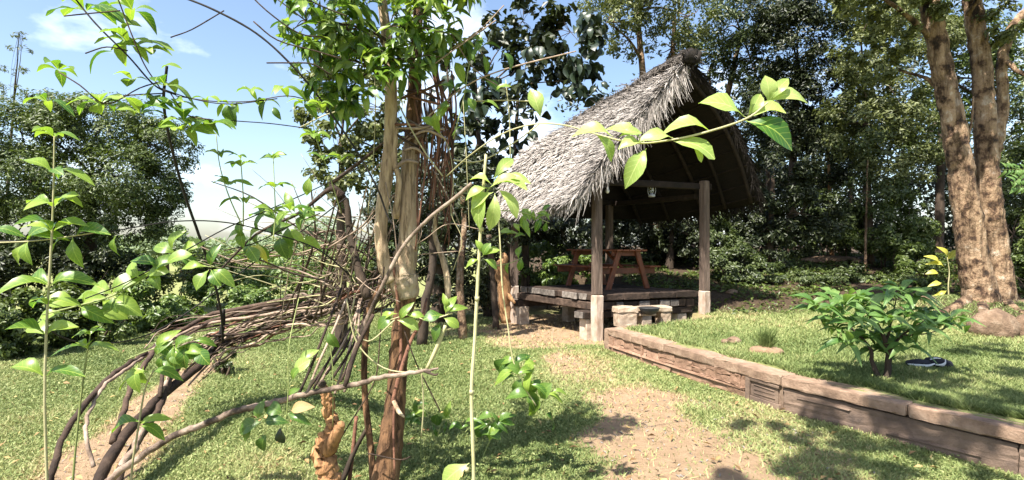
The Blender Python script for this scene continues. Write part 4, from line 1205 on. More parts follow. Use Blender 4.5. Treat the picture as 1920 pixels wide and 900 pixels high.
for nm, lab, tr, bl, n, sz, cm, bk in (
    ('tall_tree', 'forked grey trunked tree whose crown fills the sky above the roof peak',
        [footed(1235, 15, -40, 20, .17, 6), footed(1245, 15.2, 20, 30, .13, 6)],
        [blob(1140, 40, 80, 50, 14), blob(1220, 10, 90, 50, 14), blob(1180, 75, 55, 32, 14.5), blob(1290, 30, 70, 50, 14.5), blob(1130, -40, 110, 60, 14), blob(1260, 90, 45, 30, 15), blob(1330, -160, 150, 60, 11.5), blob(1460, -190, 140, 60, 11.5), blob(1240, -150, 120, 50, 12.5)], 15000, .11, 'c_olive', 'bark_big'),  # high forward blobs are out of view, added to shade the forest behind
    ('tall_tree', 'leaning tree behind the right roof slope with a slanting bare limb',
        [footed(1300, 17, 90, 60, .16, 6)],
        [blob(1350, 60, 80, 55, 16), blob(1420, 110, 70, 60, 16.4), blob(1330, 130, 50, 30, 17), blob(1400, 20, 90, 50, 16), blob(1440, 200, 60, 60, 16)], 14000, .115, 'c_dark', 'bark_big'),
    ('tall_tree', 'very dark tree in the middle of the right hand forest',
        [footed(1480, 15.5, 15, 120, .15, 6)],
        [blob(1490, 70, 85, 70, 15), blob(1540, 160, 70, 70, 15), blob(1470, 210, 80, 80, 15.3), blob(1520, 290, 80, 70, 15.3), blob(1500, 0, 100, 50, 15)], 26000, .115, 'c_deep', 'bark_dark'),
    ('tall_tree', 'sunlit olive tree between the dark forest and the twin trunked tree',
        [footed(1630, 14, -10, 130, .13, 6)],
        [blob(1640, 110, 80, 60, 13.4), blob(1690, 200, 75, 70, 13.5), blob(1610, 230, 75, 70, 13.6), blob(1680, 300, 80, 60, 13.6), blob(1730, 70, 70, 50, 14), blob(1640, 20, 80, 50, 13.6)], 24000, .10, 'c_olive', 'bark_dark'),
    ('tall_tree', 'bright leaved tree high behind the twin trunks',
        [footed(1760, 16, 10, 60, .14, 6)],
        [blob(1740, 20, 90, 50, 15.5), blob(1830, 70, 80, 60, 15.5), blob(1900, 150, 70, 80, 15.6), blob(1800, 160, 70, 70, 16), blob(1640, 20, 90, 45, 15.5), blob(1740, 250, 70, 60, 16), blob(1870, 260, 60, 70, 16)], 19000, .12, 'c_mid', 'bark_dark'),
    ('tall_tree', 'tree at the right edge behind the twin trunks',
        [footed(1945, 13, 0, 200, .14, 6)],
        [blob(1920, 330, 60, 70, 12.6), blob(1950, 220, 60, 80, 12.8), blob(1900, 440, 60, 60, 12.6), blob(1990, 330, 70, 130, 12.8)], 10000, .10, 'c_dark', 'bark_dark'),
    ('tall_tree', 'dark tree just right of the roof with foliage down to the bank',
        [footed(1440, 13.2, 10, 330, .11, 5)],
        [blob(1450, 330, 70, 60, 13), blob(1420, 410, 60, 60, 13.2), blob(1500, 400, 70, 60, 13.2), blob(1400, 470, 70, 50, 13.4)], 15000, .10, 'c_deep', 'bark_dark')):
    tree(nm, lab, tr, bl, n, sz, cm, bk, group=GT)
GU = 'undergrowth of the right hand forest'
for lab, bl, n, sz, cm in (
    ('dark undergrowth bush right beside the right shelter post', [blob(1375, 500, 50, 50, 12.2), blob(1350, 450, 40, 50, 12.4), blob(1425, 520, 45, 34, 12)], 7000, .085, 'c_dark'),
    ('low leafy undergrowth before the far earth bank', [blob(1490, 530, 70, 24, 12.2), blob(1560, 530, 60, 22, 12), blob(1620, 520, 60, 26, 12.4)], 6000, .085, 'c_dark'),
    ('speckled undergrowth bush in the centre of the forest edge', [blob(1545, 410, 80, 50, 14.6), blob(1600, 440, 60, 40, 14.8), blob(1500, 450, 50, 30, 15)], 11000, .10, 'c_dark'),
    ('sunlit undergrowth bush left of the twin trunks', [blob(1650, 430, 60, 46, 13.6), blob(1710, 410, 50, 60, 13.6), blob(1690, 470, 50, 30, 13)], 9000, .095, 'c_mid'),
    ('pale small leaved shrub behind the yellow leaved plant', [blob(1735, 490, 45, 34, 12), blob(1700, 520, 50, 24, 11.6)], 5000, .085, 'c_mid'),
    ('low green growth right of the twin trunk base', [blob(1915, 520, 40, 40, 11), blob(1940, 460, 40, 60, 11.4)], 5000, .085, 'c_mid'),
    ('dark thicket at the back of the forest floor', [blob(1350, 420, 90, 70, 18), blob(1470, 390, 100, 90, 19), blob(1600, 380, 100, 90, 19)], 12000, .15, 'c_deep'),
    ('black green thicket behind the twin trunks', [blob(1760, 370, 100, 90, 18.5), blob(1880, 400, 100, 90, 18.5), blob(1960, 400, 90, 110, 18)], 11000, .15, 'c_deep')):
    bush('undergrowth_bush', lab, bl, n, sz, cm, GU)
# slim forest trunks
for i, (px, Y, lean, top, r, lab) in enumerate(((1560, 15.5, -8, 260, .07, 'slim trunk with an orange sunlit patch in the forest'), (1520, 16.5, 6, 200, .06, 'slim dark trunk left of the orange patched one'),
                                             (1622, 13.2, 5, 300, .035, 'thin pale sapling trunk in the forest right of the orange patched one'), (1445, 17, -10, 220, .10, 'dark upright trunk deep in the forest right of the roof'), (1590, 17.5, 10, 240, .08, 'dark trunk deep in the forest behind the thin pale sapling'))):
    P = footed(px, Y, lean, top, r, 6)
    b = at(P[0][0], P[0][1], Y)
    t = thing('forest_trunk', b, lab, 'tree', 'slim trunks in the forest')
    V, Fc = ptube(P, 9, 5, .05, .004); obj('trunk', V, Fc, M['bark_orange' if i == 0 else 'bark_big' if i == 2 else 'bark_dark'], t, None, True)
    top_ = at(P[-1][0], P[-1][1], Y)
    PP, NN, _ = crown_points([(top_, .9, .8, .8), (top_ + Vector((.3, 0, -.9)), .7, .6, .6)], 1500, .25, 16)
    V, Q, v = leaf_cloud(PP, NN, .11 * (.65 + .7 * NR.random(len(PP))), .42)
    tag(obj('crown', V, Q, M['c_dark'], t, {'v': ('POINT', v)}), kind='stuff')
# the closed wood far behind, and low ground cover
def wood(name, label, n, xr, yr, zr, size, cm):
    x = NR.uniform(*xr, n); y = NR.uniform(*yr, n)
    h = zr[0] + (zr[1] - zr[0]) * fbm(x * .25, y * .25, 71) * 1.3
    z = CAM_H - .3 + h * NR.random(n) ** .8
    P = np.stack([x, y, z], 1)
    k = max(50, n // 60); cen = P[NR.choice(n, k)]
    P = cen[NR.integers(0, k, n)] + NR.normal(0, 1, (n, 3)) * np.array([[.55, .5, .35]])
    V, Q, v = leaf_cloud(P, NR.normal(0, .7, (n, 3)) + np.array([[-.2, -.4, .6]]), size * (.6 + .8 * NR.random(n)), .5)
    o = obj(name, V, Q, M[cm], None, {'v': ('POINT', v)}); tag(o, label, 'forest', kind='stuff')
wood('far_wood', 'dark closed wood far behind the shelter and the forest edge', 26000, (3, 34), (20, 26), (1.0, 10.0), .24, 'c_deep')
wood('far_hillside_wood', 'pale distant wood across the valley on the left', 9000, (-60, -8), (48, 70), (-1.5, 1.6), .55, 'c_far')
wood('middle_wood', 'dark wood behind the climbing tree and left of the shelter', 9000, (-3.5, 3), (15, 18), (.6, 3.4), .16, 'c_deep')
# ground cover on the forest floor
n = 26000
x = NR.uniform(2.5, 15, n); y = NR.uniform(9.6, 17, n); k = (x > wall_x(y) + .3) & (fbm(x * 1.2, y * 1.2, 81) > .40) & ((y > 10.6) | (NR.random(n) < .3))
x, y = x[k], y[k]; P = np.stack([x, y, terrace_z(x, y) + NR.uniform(.01, .16, len(x)) * (fbm(x * 2, y * 2, 83) + .2)], 1)
V, Q, v = leaf_cloud(P, NR.normal(0, .45, P.shape) + np.array([[0, -.2, 1]]), NR.uniform(.05, .13, len(P)), .5)
o = obj('ground_cover', V, Q, M['c_mid'], None, {'v': ('POINT', v)}); tag(o, 'low leafy ground cover and litter on the forest floor', 'ground cover', kind='stuff')

# twin trunked tree on the right
tt = thing('twin_trunk_tree', at(1845, 560, 8.7), 'large tree with two pale orange brown trunks joined at the base on the right', 'tree')
Yt = 8.7
for P in ([(1842, 605, Yt, .40), (1838, 560, Yt, .35), (1829, 510, Yt, .315), (1818, 430, Yt, .29), (1803, 340, Yt, .26), (1790, 250, Yt, .245), (1773, 160, Yt, .225), (1757, 80, Yt, .215), (1742, 0, Yt, .20), (1725, -90, Yt, .18)],
          [(1876, 600, Yt + .15, .34), (1874, 545, Yt + .15, .30), (1868, 470, Yt + .15, .25), (1858, 390, Yt + .15, .235), (1850, 300, Yt + .15, .225), (1846, 200, Yt + .15, .215), (1838, 110, Yt + .15, .20), (1822, 0, Yt + .15, .19), (1805, -90, Yt + .1, .17)],
          [(1858, 330, Yt + .3, .08), (1870, 270, Yt + .3, .12), (1880, 200, Yt + .3, .12), (1878, 120, Yt + .3, .11), (1895, 60, Yt + .3, .11), (1930, 15, Yt + .3, .09), (1990, -30, Yt + .3, .07)]):
    V, Fc = ptube([list(q[:3]) + [q[3] * (.69 if q[1] < 540 else .72)] for q in P], 22, 8, .03, .008); obj('trunk', V, Fc, M['bark_big'], tt, None, True)
for P in ([(1812, 565, Yt - .1, .10), (1780, 582, Yt - .35, .06), (1735, 590, Yt - .5, .03)], [(1884, 570, Yt - .2, .11), (1910, 588, Yt - .5, .07), (1950, 592, Yt - .8, .05)], [(1842, 575, Yt - .3, .09), (1848, 598, Yt - .8, .05), (1860, 610, Yt - 1.2, .02)]):
    V, Fc = ptube(P, 10, 5, .06); obj('root', V, Fc, M['bark_big'], tt, None, True)
for P in ([(1745, 70, Yt, .05), (1690, 20, Yt - .3, .035), (1630, -20, Yt - .5, .02)], [(1786, 200, Yt, .045), (1740, 150, Yt + .2, .03), (1680, 130, Yt + .3, .015)], [(1880, 110, Yt + .3, .05), (1920, 140, Yt, .03), (1960, 150, Yt, .02)], [(1815, 30, Yt, .04), (1850, -30, Yt - .2, .03), (1900, -70, Yt - .4, .02)], [(1800, 310, Yt, .03), (1818, 250, Yt - .1, .02), (1825, 180, Yt - .1, .012)]):
    V, Fc = ptube(P, 7, 5, .05, .006); obj('branch', V, Fc, M['bark_big'], tt, None, True)
P, N, _ = crown_points([blob(1650, -40, 110, 60, 8.2), blob(1790, -90, 120, 60, 8.0), blob(1920, -60, 110, 70, 8.0), blob(1560, -110, 110, 60, 8.2), blob(1900, 40, 60, 40, 8.6), blob(1700, 25, 70, 40, 8.6), blob(1640, 110, 60, 40, 8.9), blob(1580, -130, 150, 60, 10.2), blob(1720, -170, 170, 60, 10.2), blob(1880, -170, 150, 60, 10.0), blob(1790, -100, 92, 55, 7.6), blob(1800, -240, 130, 60, 7.6), blob(1430, -120, 110, 45, 10.4)], 30000, .2, 26)  # highest blobs, above the frame, are added to shade trunks and forest
V, Q, v = leaf_cloud(P, N, .105 * (.65 + .7 * NR.random(len(P))), .45)
tag(obj('crown', V, Q, M['c_olive'], tt, {'v': ('POINT', v)}), kind='stuff')
# shade tree beside the camera: its canopy overhead throws the dappled shade on wall and terrace
st = thing('shade_tree', (2.4, -3.2, 0), 'tall tree behind the camera whose canopy dapples the right hand wall', 'tree')
V, Fc = tube([[2.4, -3.2, -.05, .2], [2.35, -3.0, 2.2, .16], [2.1, -2.4, 4.2, .13], [1.6, -1.2, 5.6, .08]], 10, 5, .04); obj('trunk', V, Fc, M['bark_big'], st, None, True)
cb = [(Vector((-.95, -.2, 5.8)), .55, .6, .3), (Vector((-.6, .9, 5.8)), .55, .6, .35), (Vector((-.25, .0, 5.8)), .8, .8, .4), (Vector((.3, .9, 5.9)), .75, .8, .4), (Vector((.9, 1.2, 6.0)), .6, .6, .35), (Vector((.9, .2, 6.1)), .9, .9, .45), (Vector((1.5, 1.7, 6.1)), .8, .9, .4), (Vector((2.4, .9, 6.2)), 1.0, 1.0, .45), (Vector((3.0, 2.3, 6.4)), .8, .8, .4), (Vector((.5, -1.2, 6.0)), 1.0, .9, .4)]
cb = [(c + Vector((.5, .6, 0)), a_, b_, d_) for (c, a_, b_, d_) in cb]
P, N, sb = crown_points(cb, 7000, .19, 15)
V, Q, v = leaf_cloud(P, N, .13 * (.65 + .7 * NR.random(len(P))), .5)
tag(obj('crown', V, Q, M['c_mid'], st, {'v': ('POINT', v)}), kind='stuff')
mb = MB()
for c in cb: mb.add(*tube([[2.1, -2.4, 4.2, .09], list((Vector((2.1, -2.4, 4.2)) + c[0]) / 2 + Z * .2) + [.06], list(c[0]) + [.03]], 7, 4))
tag(mb.build('branches', M['bark_big'], st, True), kind='stuff')

# ================================================================== SHRUB, YELLOW PLANT
p0 = on_terrace(1655, 712)
sh = thing('leafy_shrub', p0, 'small bushy shrub with long pointed green leaves on the raised lawn edge', 'shrub')
Ys = p0.y
for P in ([(1660, 718, Ys, .035), (1666, 675, Ys, .028), (1660, 640, Ys, .02), (1640, 600, Ys, .012), (1600, 570, Ys - .1, .005)], [(1652, 718, Ys + .02, .026), (1636, 680, Ys + .05, .02), (1630, 650, Ys + .05, .014), (1590, 610, Ys + .1, .006)],
          [(1664, 665, Ys, .018), (1690, 630, Ys - .05, .011), (1735, 600, Ys - .1, .005)], [(1660, 645, Ys, .016), (1672, 600, Ys + .1, .010), (1680, 560, Ys + .1, .005)], [(1690, 630, Ys - .05, .010), (1740, 625, Ys - .1, .006), (1790, 610, Ys - .1, .003)]):
    V, Fc = ptube(P, 8, 5, .05, .002); obj('stem', V, Fc, M['bark_dark'], sh, None, True)
tips = [(1560, 560), (1545, 590), (1585, 575), (1610, 560), (1640, 565), (1665, 555), (1690, 548), (1715, 560), (1600, 600), (1570, 612), (1630, 600), (1665, 595), (1700, 590), (1735, 585), (1755, 600), (1780, 600), (1640, 630), (1610, 635), (1680, 630), (1710, 620), (1740, 620), (1665, 655), (1640, 655), (1590, 640), (1700, 650), (1530, 580), (1800, 605)]
for (px, py) in tips:
    q = at(px, py, Ys + R.uniform(-.25, .3))
    n = R.choice([9, 11, 12, 13]) if px < 1770 else 6
    a0 = R.uniform(0, 6.28)
    for k in range(n):
        a = a0 + k * 2.4; e = R.uniform(-.15, .75)
        d = Vector((math.cos(a), math.sin(a), e)); leaf(sh, 'shrub', q + Vector((0, 0, R.uniform(-.04, .03))), d, Vector((R.gauss(0, .2), -.4, 1)), R.uniform(.13, .26))
yp = thing('yellow_plant', on_terrace(1782, 575), 'young plant with bright yellow green leaves in front of the twin trunks', 'plant')
Yy = wloc(yp).y
V, Fc = ptube([(1782, 580, Yy, .014), (1778, 540, Yy, .011), (1780, 510, Yy, .008), (1776, 482, Yy, .004)], 6, 4); obj('stem', V, Fc, M['stem_tan'], yp, None, True)
for (px, py, sx, e) in ((1776, 484, -.6, .9), (1778, 486, .5, .9), (1770, 500, -1, .5), (1795, 500, 1, .2), (1760, 512, -1, .1), (1790, 520, 1, -.2), (1765, 530, -1, -.1), (1800, 530, 1, .0), (1775, 545, -.8, -.4), (1795, 548, .8, -.5), (1762, 495, -.8, .7), (1785, 560, .3, -.3), (1768, 558, -.6, .1)):
    q = at(px, py, Yy); leaf(yp, 'yellow', q, (sx, R.uniform(-.5, .2), e), (R.gauss(0, .2), -.8, .7), R.uniform(.20, .28))

# fern at the right edge
fn_ = thing('fern_frond', at(1915, 330, 7.6), 'pale feathery fern fronds at the right edge beside the twin trunks', 'fern')
for P in ([(2010, 330, 7.6, .006), (1955, 318, 7.5, .005), (1880, 318, 7.5, .002)], [(2010, 370, 7.6, .006), (1950, 352, 7.5, .005), (1895, 350, 7.5, .002)], [(1990, 250, 7.6, .005), (1945, 300, 7.6, .004), (1900, 345, 7.4, .002)]):
    V, Fc = ptube(P, 5, 4); obj('midrib', V, Fc, M['stem_green'], fn_, None, True)
    L = smooth_line(np.array([list(at(q[0], q[1], q[2])) for q in P]), 12)
    for i in range(2, len(L) - 1):
        for sg in (-1, 1):
            leaf(fn_, 'shrub', Vector(L[i]), Vector((-.5, -.2, sg * .8)), Vector((0, -1, .3)), R.uniform(.09, .13), 'leaflet')
# the fronds hang from the tree at the right edge
fr_st = [(1985, 300, 7.6, .012), (2005, 330, 7.6, .014), (2020, 480, 7.6, .018), (2020, 590, 7.6, .022)]
V, Fc = ptube(fr_st, 6, 4); obj('stem', V, Fc, M['stem_green'], fn_, None, True)
#@@PART4@@
# ================================================================== CLIMBING TREE IN THE FOREGROUND
def stem(parent, P, mat, name='stem', sides=7, sub=5, rough=.05, wob=0.0):
    V, Fc = ptube(P, sides, sub, rough, wob)
    return obj(name, V, Fc, M[mat], parent, None, True)
ct = thing('climbing_tree', at(715, 960, 3.25), 'slim brown twin stemmed tree hung with lianas in the centre foreground', 'tree')
stem(ct, [(708, 975, 3.25, .098), (722, 900, 3.30, .082), (734, 820, 3.36, .074), (742, 740, 3.42, .062), (748, 660, 3.47, .060), (756, 590, 3.5, .062), (763, 545, 3.5, .072)], 'bark_brown', 'trunk', 14, 6, .05)
stem(ct, [(763, 560, 3.5, .074), (757, 532, 3.5, .098), (752, 514, 3.5, .100), (758, 492, 3.5, .082), (764, 460, 3.5, .066)], 'bark_pale', 'burl', 14, 5, .05)
stem(ct, [(764, 470, 3.5, .064), (766, 420, 3.5, .060), (766, 350, 3.5, .055), (770, 285, 3.5, .054), (774, 262, 3.5, .046)], 'bark_pale', 'trunk', 12, 6, .03)
stem(ct, [(772, 290, 3.5, .052), (775, 215, 3.5, .047), (778, 140, 3.5, .042), (782, 60, 3.5, .035), (788, -60, 3.5, .026)], 'bark_brown', 'trunk', 12, 6, .06)
stem(ct, [(738, 522, 3.46, .064), (722, 498, 3.44, .046), (714, 440, 3.42, .040), (718, 380, 3.42, .041), (726, 320, 3.42, .042), (732, 250, 3.42, .041), (733, 170, 3.42, .039), (728, 90, 3.42, .036), (716, 0, 3.42, .028), (705, -80, 3.4, .02)], 'bark_pale', 'trunk', 12, 6, .04)
stem(ct, [(742, 410, 3.45, .025), (748, 340, 3.42, .020), (740, 300, 3.4, .018), (744, 230, 3.42, .016)], 'bark_pale', 'trunk', 8)
for P, m in (([(702, 930, 3.35, .024), (694, 830, 3.42, .022), (684, 740, 3.5, .021), (684, 650, 3.55, .021), (694, 580, 3.6, .026), (716, 540, 3.55, .03)], 'bark_brown'),
             ([(655, 900, 3.5, .014), (662, 840, 3.5, .013), (668, 780, 3.52, .012)], 'vine_red'),
             ([(640, 905, 3.45, .02), (665, 845, 3.5, .016), (690, 800, 3.5, .012)], 'bark_dark'),
             ([(647, 722, 3.3, .014), (664, 660, 3.3, .014), (692, 590, 3.3, .015), (720, 530, 3.25, .013), (756, 462, 3.25, .013), (806, 408, 3.25, .012), (852, 372, 3.25, .0125), (884, 344, 3.2, .011)], 'vine_two'),
             ([(740, 890, 3.2, .006), (738, 800, 3.25, .008), (742, 730, 3.3, .010), (752, 650, 3.4, .010), (745, 560, 3.42, .009), (738, 500, 3.4, .008)], 'vine_red'),
             ([(735, 760, 3.28, .014), (750, 700, 3.3, .013), (770, 640, 3.4, .012), (790, 600, 3.45, .010), (800, 560, 3.6, .008)], 'vine_red'),
             ([(800, 692, 3.15, .010), (820, 650, 3.15, .013), (835, 610, 3.15, .011)], 'stem_tan'),
             ([(840, 560, 3.6, .020), (838, 520, 3.6, .022), (828, 480, 3.62, .020), (815, 440, 3.65, .016), (818, 400, 3.6, .012)], 'bark_pale')):
    stem(ct, P, m)
# the old branch on the left that carries the liana roof
stem(ct, [(690, 560, 3.7, .034), (668, 490, 3.75, .030), (655, 430, 3.8, .026), (652, 390, 3.8, .021), (640, 365, 3.8, .022), (620, 345, 3.8, .019)], 'bark_dark', 'branch', 9)
stem(ct, [(640, 368, 3.8, .038), (618, 355, 3.75, .018), (560, 400, 3.7, .012), (480, 440, 3.6, .009), (400, 520, 3.5, .006)], 'vine_dark', 'branch', 8)
stem(ct, [(620, 345, 3.8, .014), (680, 300, 3.7, .012), (740, 250, 3.6, .009)], 'vine_dark', 'branch', 8)
# red brown hanging lianas on the right of the trunk
for i in range(34):
    px = R.uniform(784, 850); top = R.uniform(90, 200); bot = R.uniform(300, 470)
    Y = R.uniform(3.4, 3.75); r = R.choice([.003, .004, .006, .008]); j = lambda: R.gauss(0, 7)
    stem(ct, [(px + j() - 8, top, Y, r), (px + j(), top * .6 + bot * .4, Y, r), (px + j() - 4, top * .3 + bot * .7, Y, r), (px + j() - 10, bot, Y, r * .7)], R.choice(['vine_red', 'vine_red', 'vine_dark', 'vine_grey']), 'liana', 5, 4)
for i in range(10):      # coils round the trunk
    py = R.uniform(175, 275); px0, px1 = R.uniform(725, 765), R.uniform(790, 850)
    stem(ct, [(px0, py + R.gauss(0, 12), 3.42, .008), ((px0 + px1) / 2, py + R.gauss(0, 12), 3.38, .009), (px1, py + R.gauss(0, 14), 3.45, .008)], R.choice(['vine_dark', 'vine_grey', 'vine_red']), 'liana', 5, 4)
stem(ct, [(738, 318, 3.4, .012), (760, 302, 3.38, .012), (785, 305, 3.4, .010)], 'vine_grey', 'liana', 6)
# pale thin lianas crossing
for P in ([(1080, 96, 3.4), (940, 132, 3.3), (860, 170, 3.35), (780, 240, 3.4), (700, 320, 3.5)], [(945, 10, 3.2), (900, 55, 3.2), (840, 95, 3.25), (780, 130, 3.3)], [(930, 38, 3.1), (870, 80, 3.15), (800, 130, 3.2)],
          [(828, 0, 3.2), (846, 60, 3.2), (890, 130, 3.2), (950, 170, 3.3)], [(868, 185, 3.2), (872, 250, 3.2), (876, 330, 3.2), (880, 430, 3.3)], [(948, 150, 3.3), (955, 220, 3.3), (957, 300, 3.3)],
          [(820, 240, 3.4), (842, 280, 3.4), (850, 340, 3.4), (846, 400, 3.4), (866, 450, 3.4), (850, 506, 3.4)], [(815, 322, 3.4), (840, 370, 3.4), (862, 420, 3.4)], [(560, 240, 3.6), (620, 212, 3.6), (680, 203, 3.5), (720, 208, 3.45)],
          [(745, 190, 3.35), (770, 240, 3.3), (800, 290, 3.3), (830, 330, 3.3)], [(790, 420, 3.4), (790, 440, 3.4), (784, 455, 3.4), (800, 446, 3.4), (840, 420, 3.4), (900, 430, 3.4)],
          [(870, 470, 3.5), (820, 474, 3.5), (760, 480, 3.5)], [(640, 640, 3.4), (652, 560, 3.4), (664, 480, 3.4), (672, 420, 3.4)], [(720, 330, 3.4), (735, 400, 3.3), (742, 450, 3.3), (748, 520, 3.35)],
          [(668, 520, 3.3), (700, 545, 3.3), (750, 566, 3.3)], [(850, 300, 3.5), (900, 302, 3.5), (960, 270, 3.5), (1010, 234, 3.4)], [(700, 100, 3.5), (704, 190, 3.5), (700, 300, 3.55), (690, 400, 3.6)], [(1000, 190, 3.6), (940, 188, 3.6), (880, 190, 3.6)]):
    r = R.uniform(.0025, .005); stem(ct, [list(q) + [r] for q in P], R.choice(['vine_grey', 'vine_grey', 'stem_tan']), 'liana', 5, 5)
# lower wisps round the trunk
for P in ([(650, 560, 3.3), (668, 640, 3.25), (720, 690, 3.2), (790, 700, 3.2)], [(665, 560, 3.3), (660, 600, 3.3), (690, 640, 3.28), (740, 600, 3.3)], [(720, 500, 3.3), (712, 640, 3.3), (700, 720, 3.3), (640, 820, 3.3), (610, 890, 3.3)],
          [(758, 620, 3.3), (780, 680, 3.3), (800, 720, 3.3), (826, 772, 3.3)], [(790, 690, 3.25), (794, 760, 3.25), (790, 820, 3.25)], [(690, 850, 3.15), (750, 862, 3.15), (770, 856, 3.2)]):
    stem(ct, [list(q) + [.0045] for q in P], R.choice(['vine_dark', 'stem_tan']), 'liana', 5, 5)
V, Fc = ptube([(738, 752, 3.22, .012), (748, 772, 3.18, .014), (758, 782, 3.16, .005)], 6, 3); obj('peeled_bark', V, Fc, M['bark_pale'], ct, None, True)

# crown: hanging pointed leaves; the nearest 295 one by one, the rest together
cb = [blob(575, 40, 60, 60, 3.0), blob(650, 55, 60, 60, 3.1), blob(730, 50, 60, 60, 3.1), blob(800, 20, 60, 45, 3.1), blob(690, 125, 60, 50, 3.15), blob(760, 110, 50, 50, 3.15), blob(600, 120, 50, 45, 3.1), blob(620, -40, 110, 50, 3.1), blob(770, -50, 110, 50, 3.2), blob(860, -20, 50, 45, 3.2), blob(840, 80, 45, 40, 3.3), blob(640, 180, 40, 30, 3.3)]
P, N, sb = crown_points(cb, 295, .22, 8)
for p, n in zip(P, N):
    d = Vector((R.gauss(0, .7), R.gauss(-.1, .6), R.uniform(-1.1, .25)))
    leaf(ct, 'pin' if R.random() < .42 else 'green', Vector(p), d, (R.gauss(0, .5), -.6 + R.gauss(0, .4), 1), R.uniform(.075, .145))
P, N, sb2 = crown_points(cb + [blob(700, 10, 190, 60, 3.4), blob(720, -90, 200, 60, 3.3)], 1700, .2, 16)
_k = NR.random(len(P)) < .62; P, N = P[_k], N[_k]
V, Q, v = leaf_cloud(P, N * np.array([[1, 1, .6]]) + np.array([[0, -.4, 0]]), .11 * (.6 + .7 * NR.random(len(P))), .34)
tag(obj('small_leaves', V, Q, M['c_crown'], ct, {'v': ('POINT', v)}), kind='stuff')
mb = MB()
for c in cb:
    e = c[0]; s = at(R.choice([730, 780]), R.uniform(60, 180), 3.45)
    mb.add(*tube([list(s) + [.012], list((s + e) / 2 + Vector((0, 0, .08))) + [.008], list(e) + [.004]], 6, 4))
    for k in range(5):
        q = e + Vector((R.gauss(0, c[1]), R.gauss(0, c[2]), R.gauss(0, c[3] * .7))); mb.add(*tube([list(e) + [.004], list((e + q) / 2 + Z * .02) + [.003], list(q) + [.0015]], 5, 3))
tag(mb.build('twigs', M['vine_dark'], ct, True), kind='stuff')
# pinnate spray on the left of the crown
for P in ([(610, 70, 2.9), (560, 62, 2.85), (500, 20, 2.8), (450, -30, 2.8)], [(640, 110, 2.9), (590, 95, 2.85), (520, 75, 2.8), (475, 40, 2.75)], [(620, 140, 2.9), (585, 120, 2.85), (540, 118, 2.8), (500, 118, 2.8)], [(650, 30, 2.9), (600, 10, 2.9), (540, -20, 2.8)]):
    stem(ct, [list(q) + [.004] for q in P], 'vine_dark', 'twig', 5, 4)

# ================================================================== LIANA ARCH ON THE LEFT
la = thing('liana_arch', at(170, 960, 3.2), 'leaning arch of dark woody lianas rooted at lower left beside the dirt path', 'liana')
# thick stems at the root
for P, m in (
    ([(165, 960, 3.2, .040), (196, 880, 3.35, .036), (235, 815, 3.6, .034), (300, 745, 4.1, .032), (370, 690, 4.7, .034), (410, 650, 5.1, .038), (470, 628, 5.3, .042), (560, 600, 5.0, .040), (640, 575, 4.5, .035), (705, 560, 3.9, .03)], 'vine_dark'),
    ([(200, 960, 3.2, .030), (228, 880, 3.4, .028), (262, 820, 3.7, .026), (296, 765, 4.0, .03), (318, 712, 4.3, .022), (350, 665, 4.7, .016), (365, 640, 5.0, .012)], 'vine_dark'),
    ([(85, 960, 3.15, .020), (100, 880, 3.2, .020), (126, 805, 3.4, .019), (180, 735, 3.7, .020), (215, 700, 4.0, .018), (262, 670, 4.3, .018), (310, 640, 4.7, .018), (400, 600, 5.2, .018), (520, 578, 5.0, .018), (640, 560, 4.4, .018)], 'vine_dark'),
    ([(176, 875, 3.35, .012), (160, 820, 3.4, .012), (170, 765, 3.6, .012), (200, 720, 3.8, .012), (240, 690, 4.1, .013), (290, 655, 4.5, .014), (380, 610, 5.0, .014), (500, 590, 5.0, .014), (620, 570, 4.5, .014)], 'vine_grey'),
    ([(212, 830, 3.5, .024), (232, 770, 3.75, .020), (250, 715, 4.0, .020), (280, 672, 4.3, .019), (310, 640, 4.7, .02), (400, 590, 5.1, .02), (520, 565, 4.9, .02), (660, 545, 4.2, .02)], 'vine_dark'),
    ([(205, 905, 3.3, .024), (245, 850, 3.5, .022), (270, 800, 3.75, .018)], 'vine_grey'),
    ([(302, 735, 4.1, .018), (322, 700, 4.4, .02), (345, 670, 4.7, .02), (358, 655, 4.8, .012)], 'vine_grey'),
    ([(300, 745, 4.05, .016), (306, 700, 4.2, .015), (318, 660, 4.5, .014), (340, 635, 4.8, .015), (430, 590, 5.1, .014), (560, 560, 4.8, .014)], 'vine_dark')):
    stem(la, P, m, 'stem', 10, 6, .07, .004)
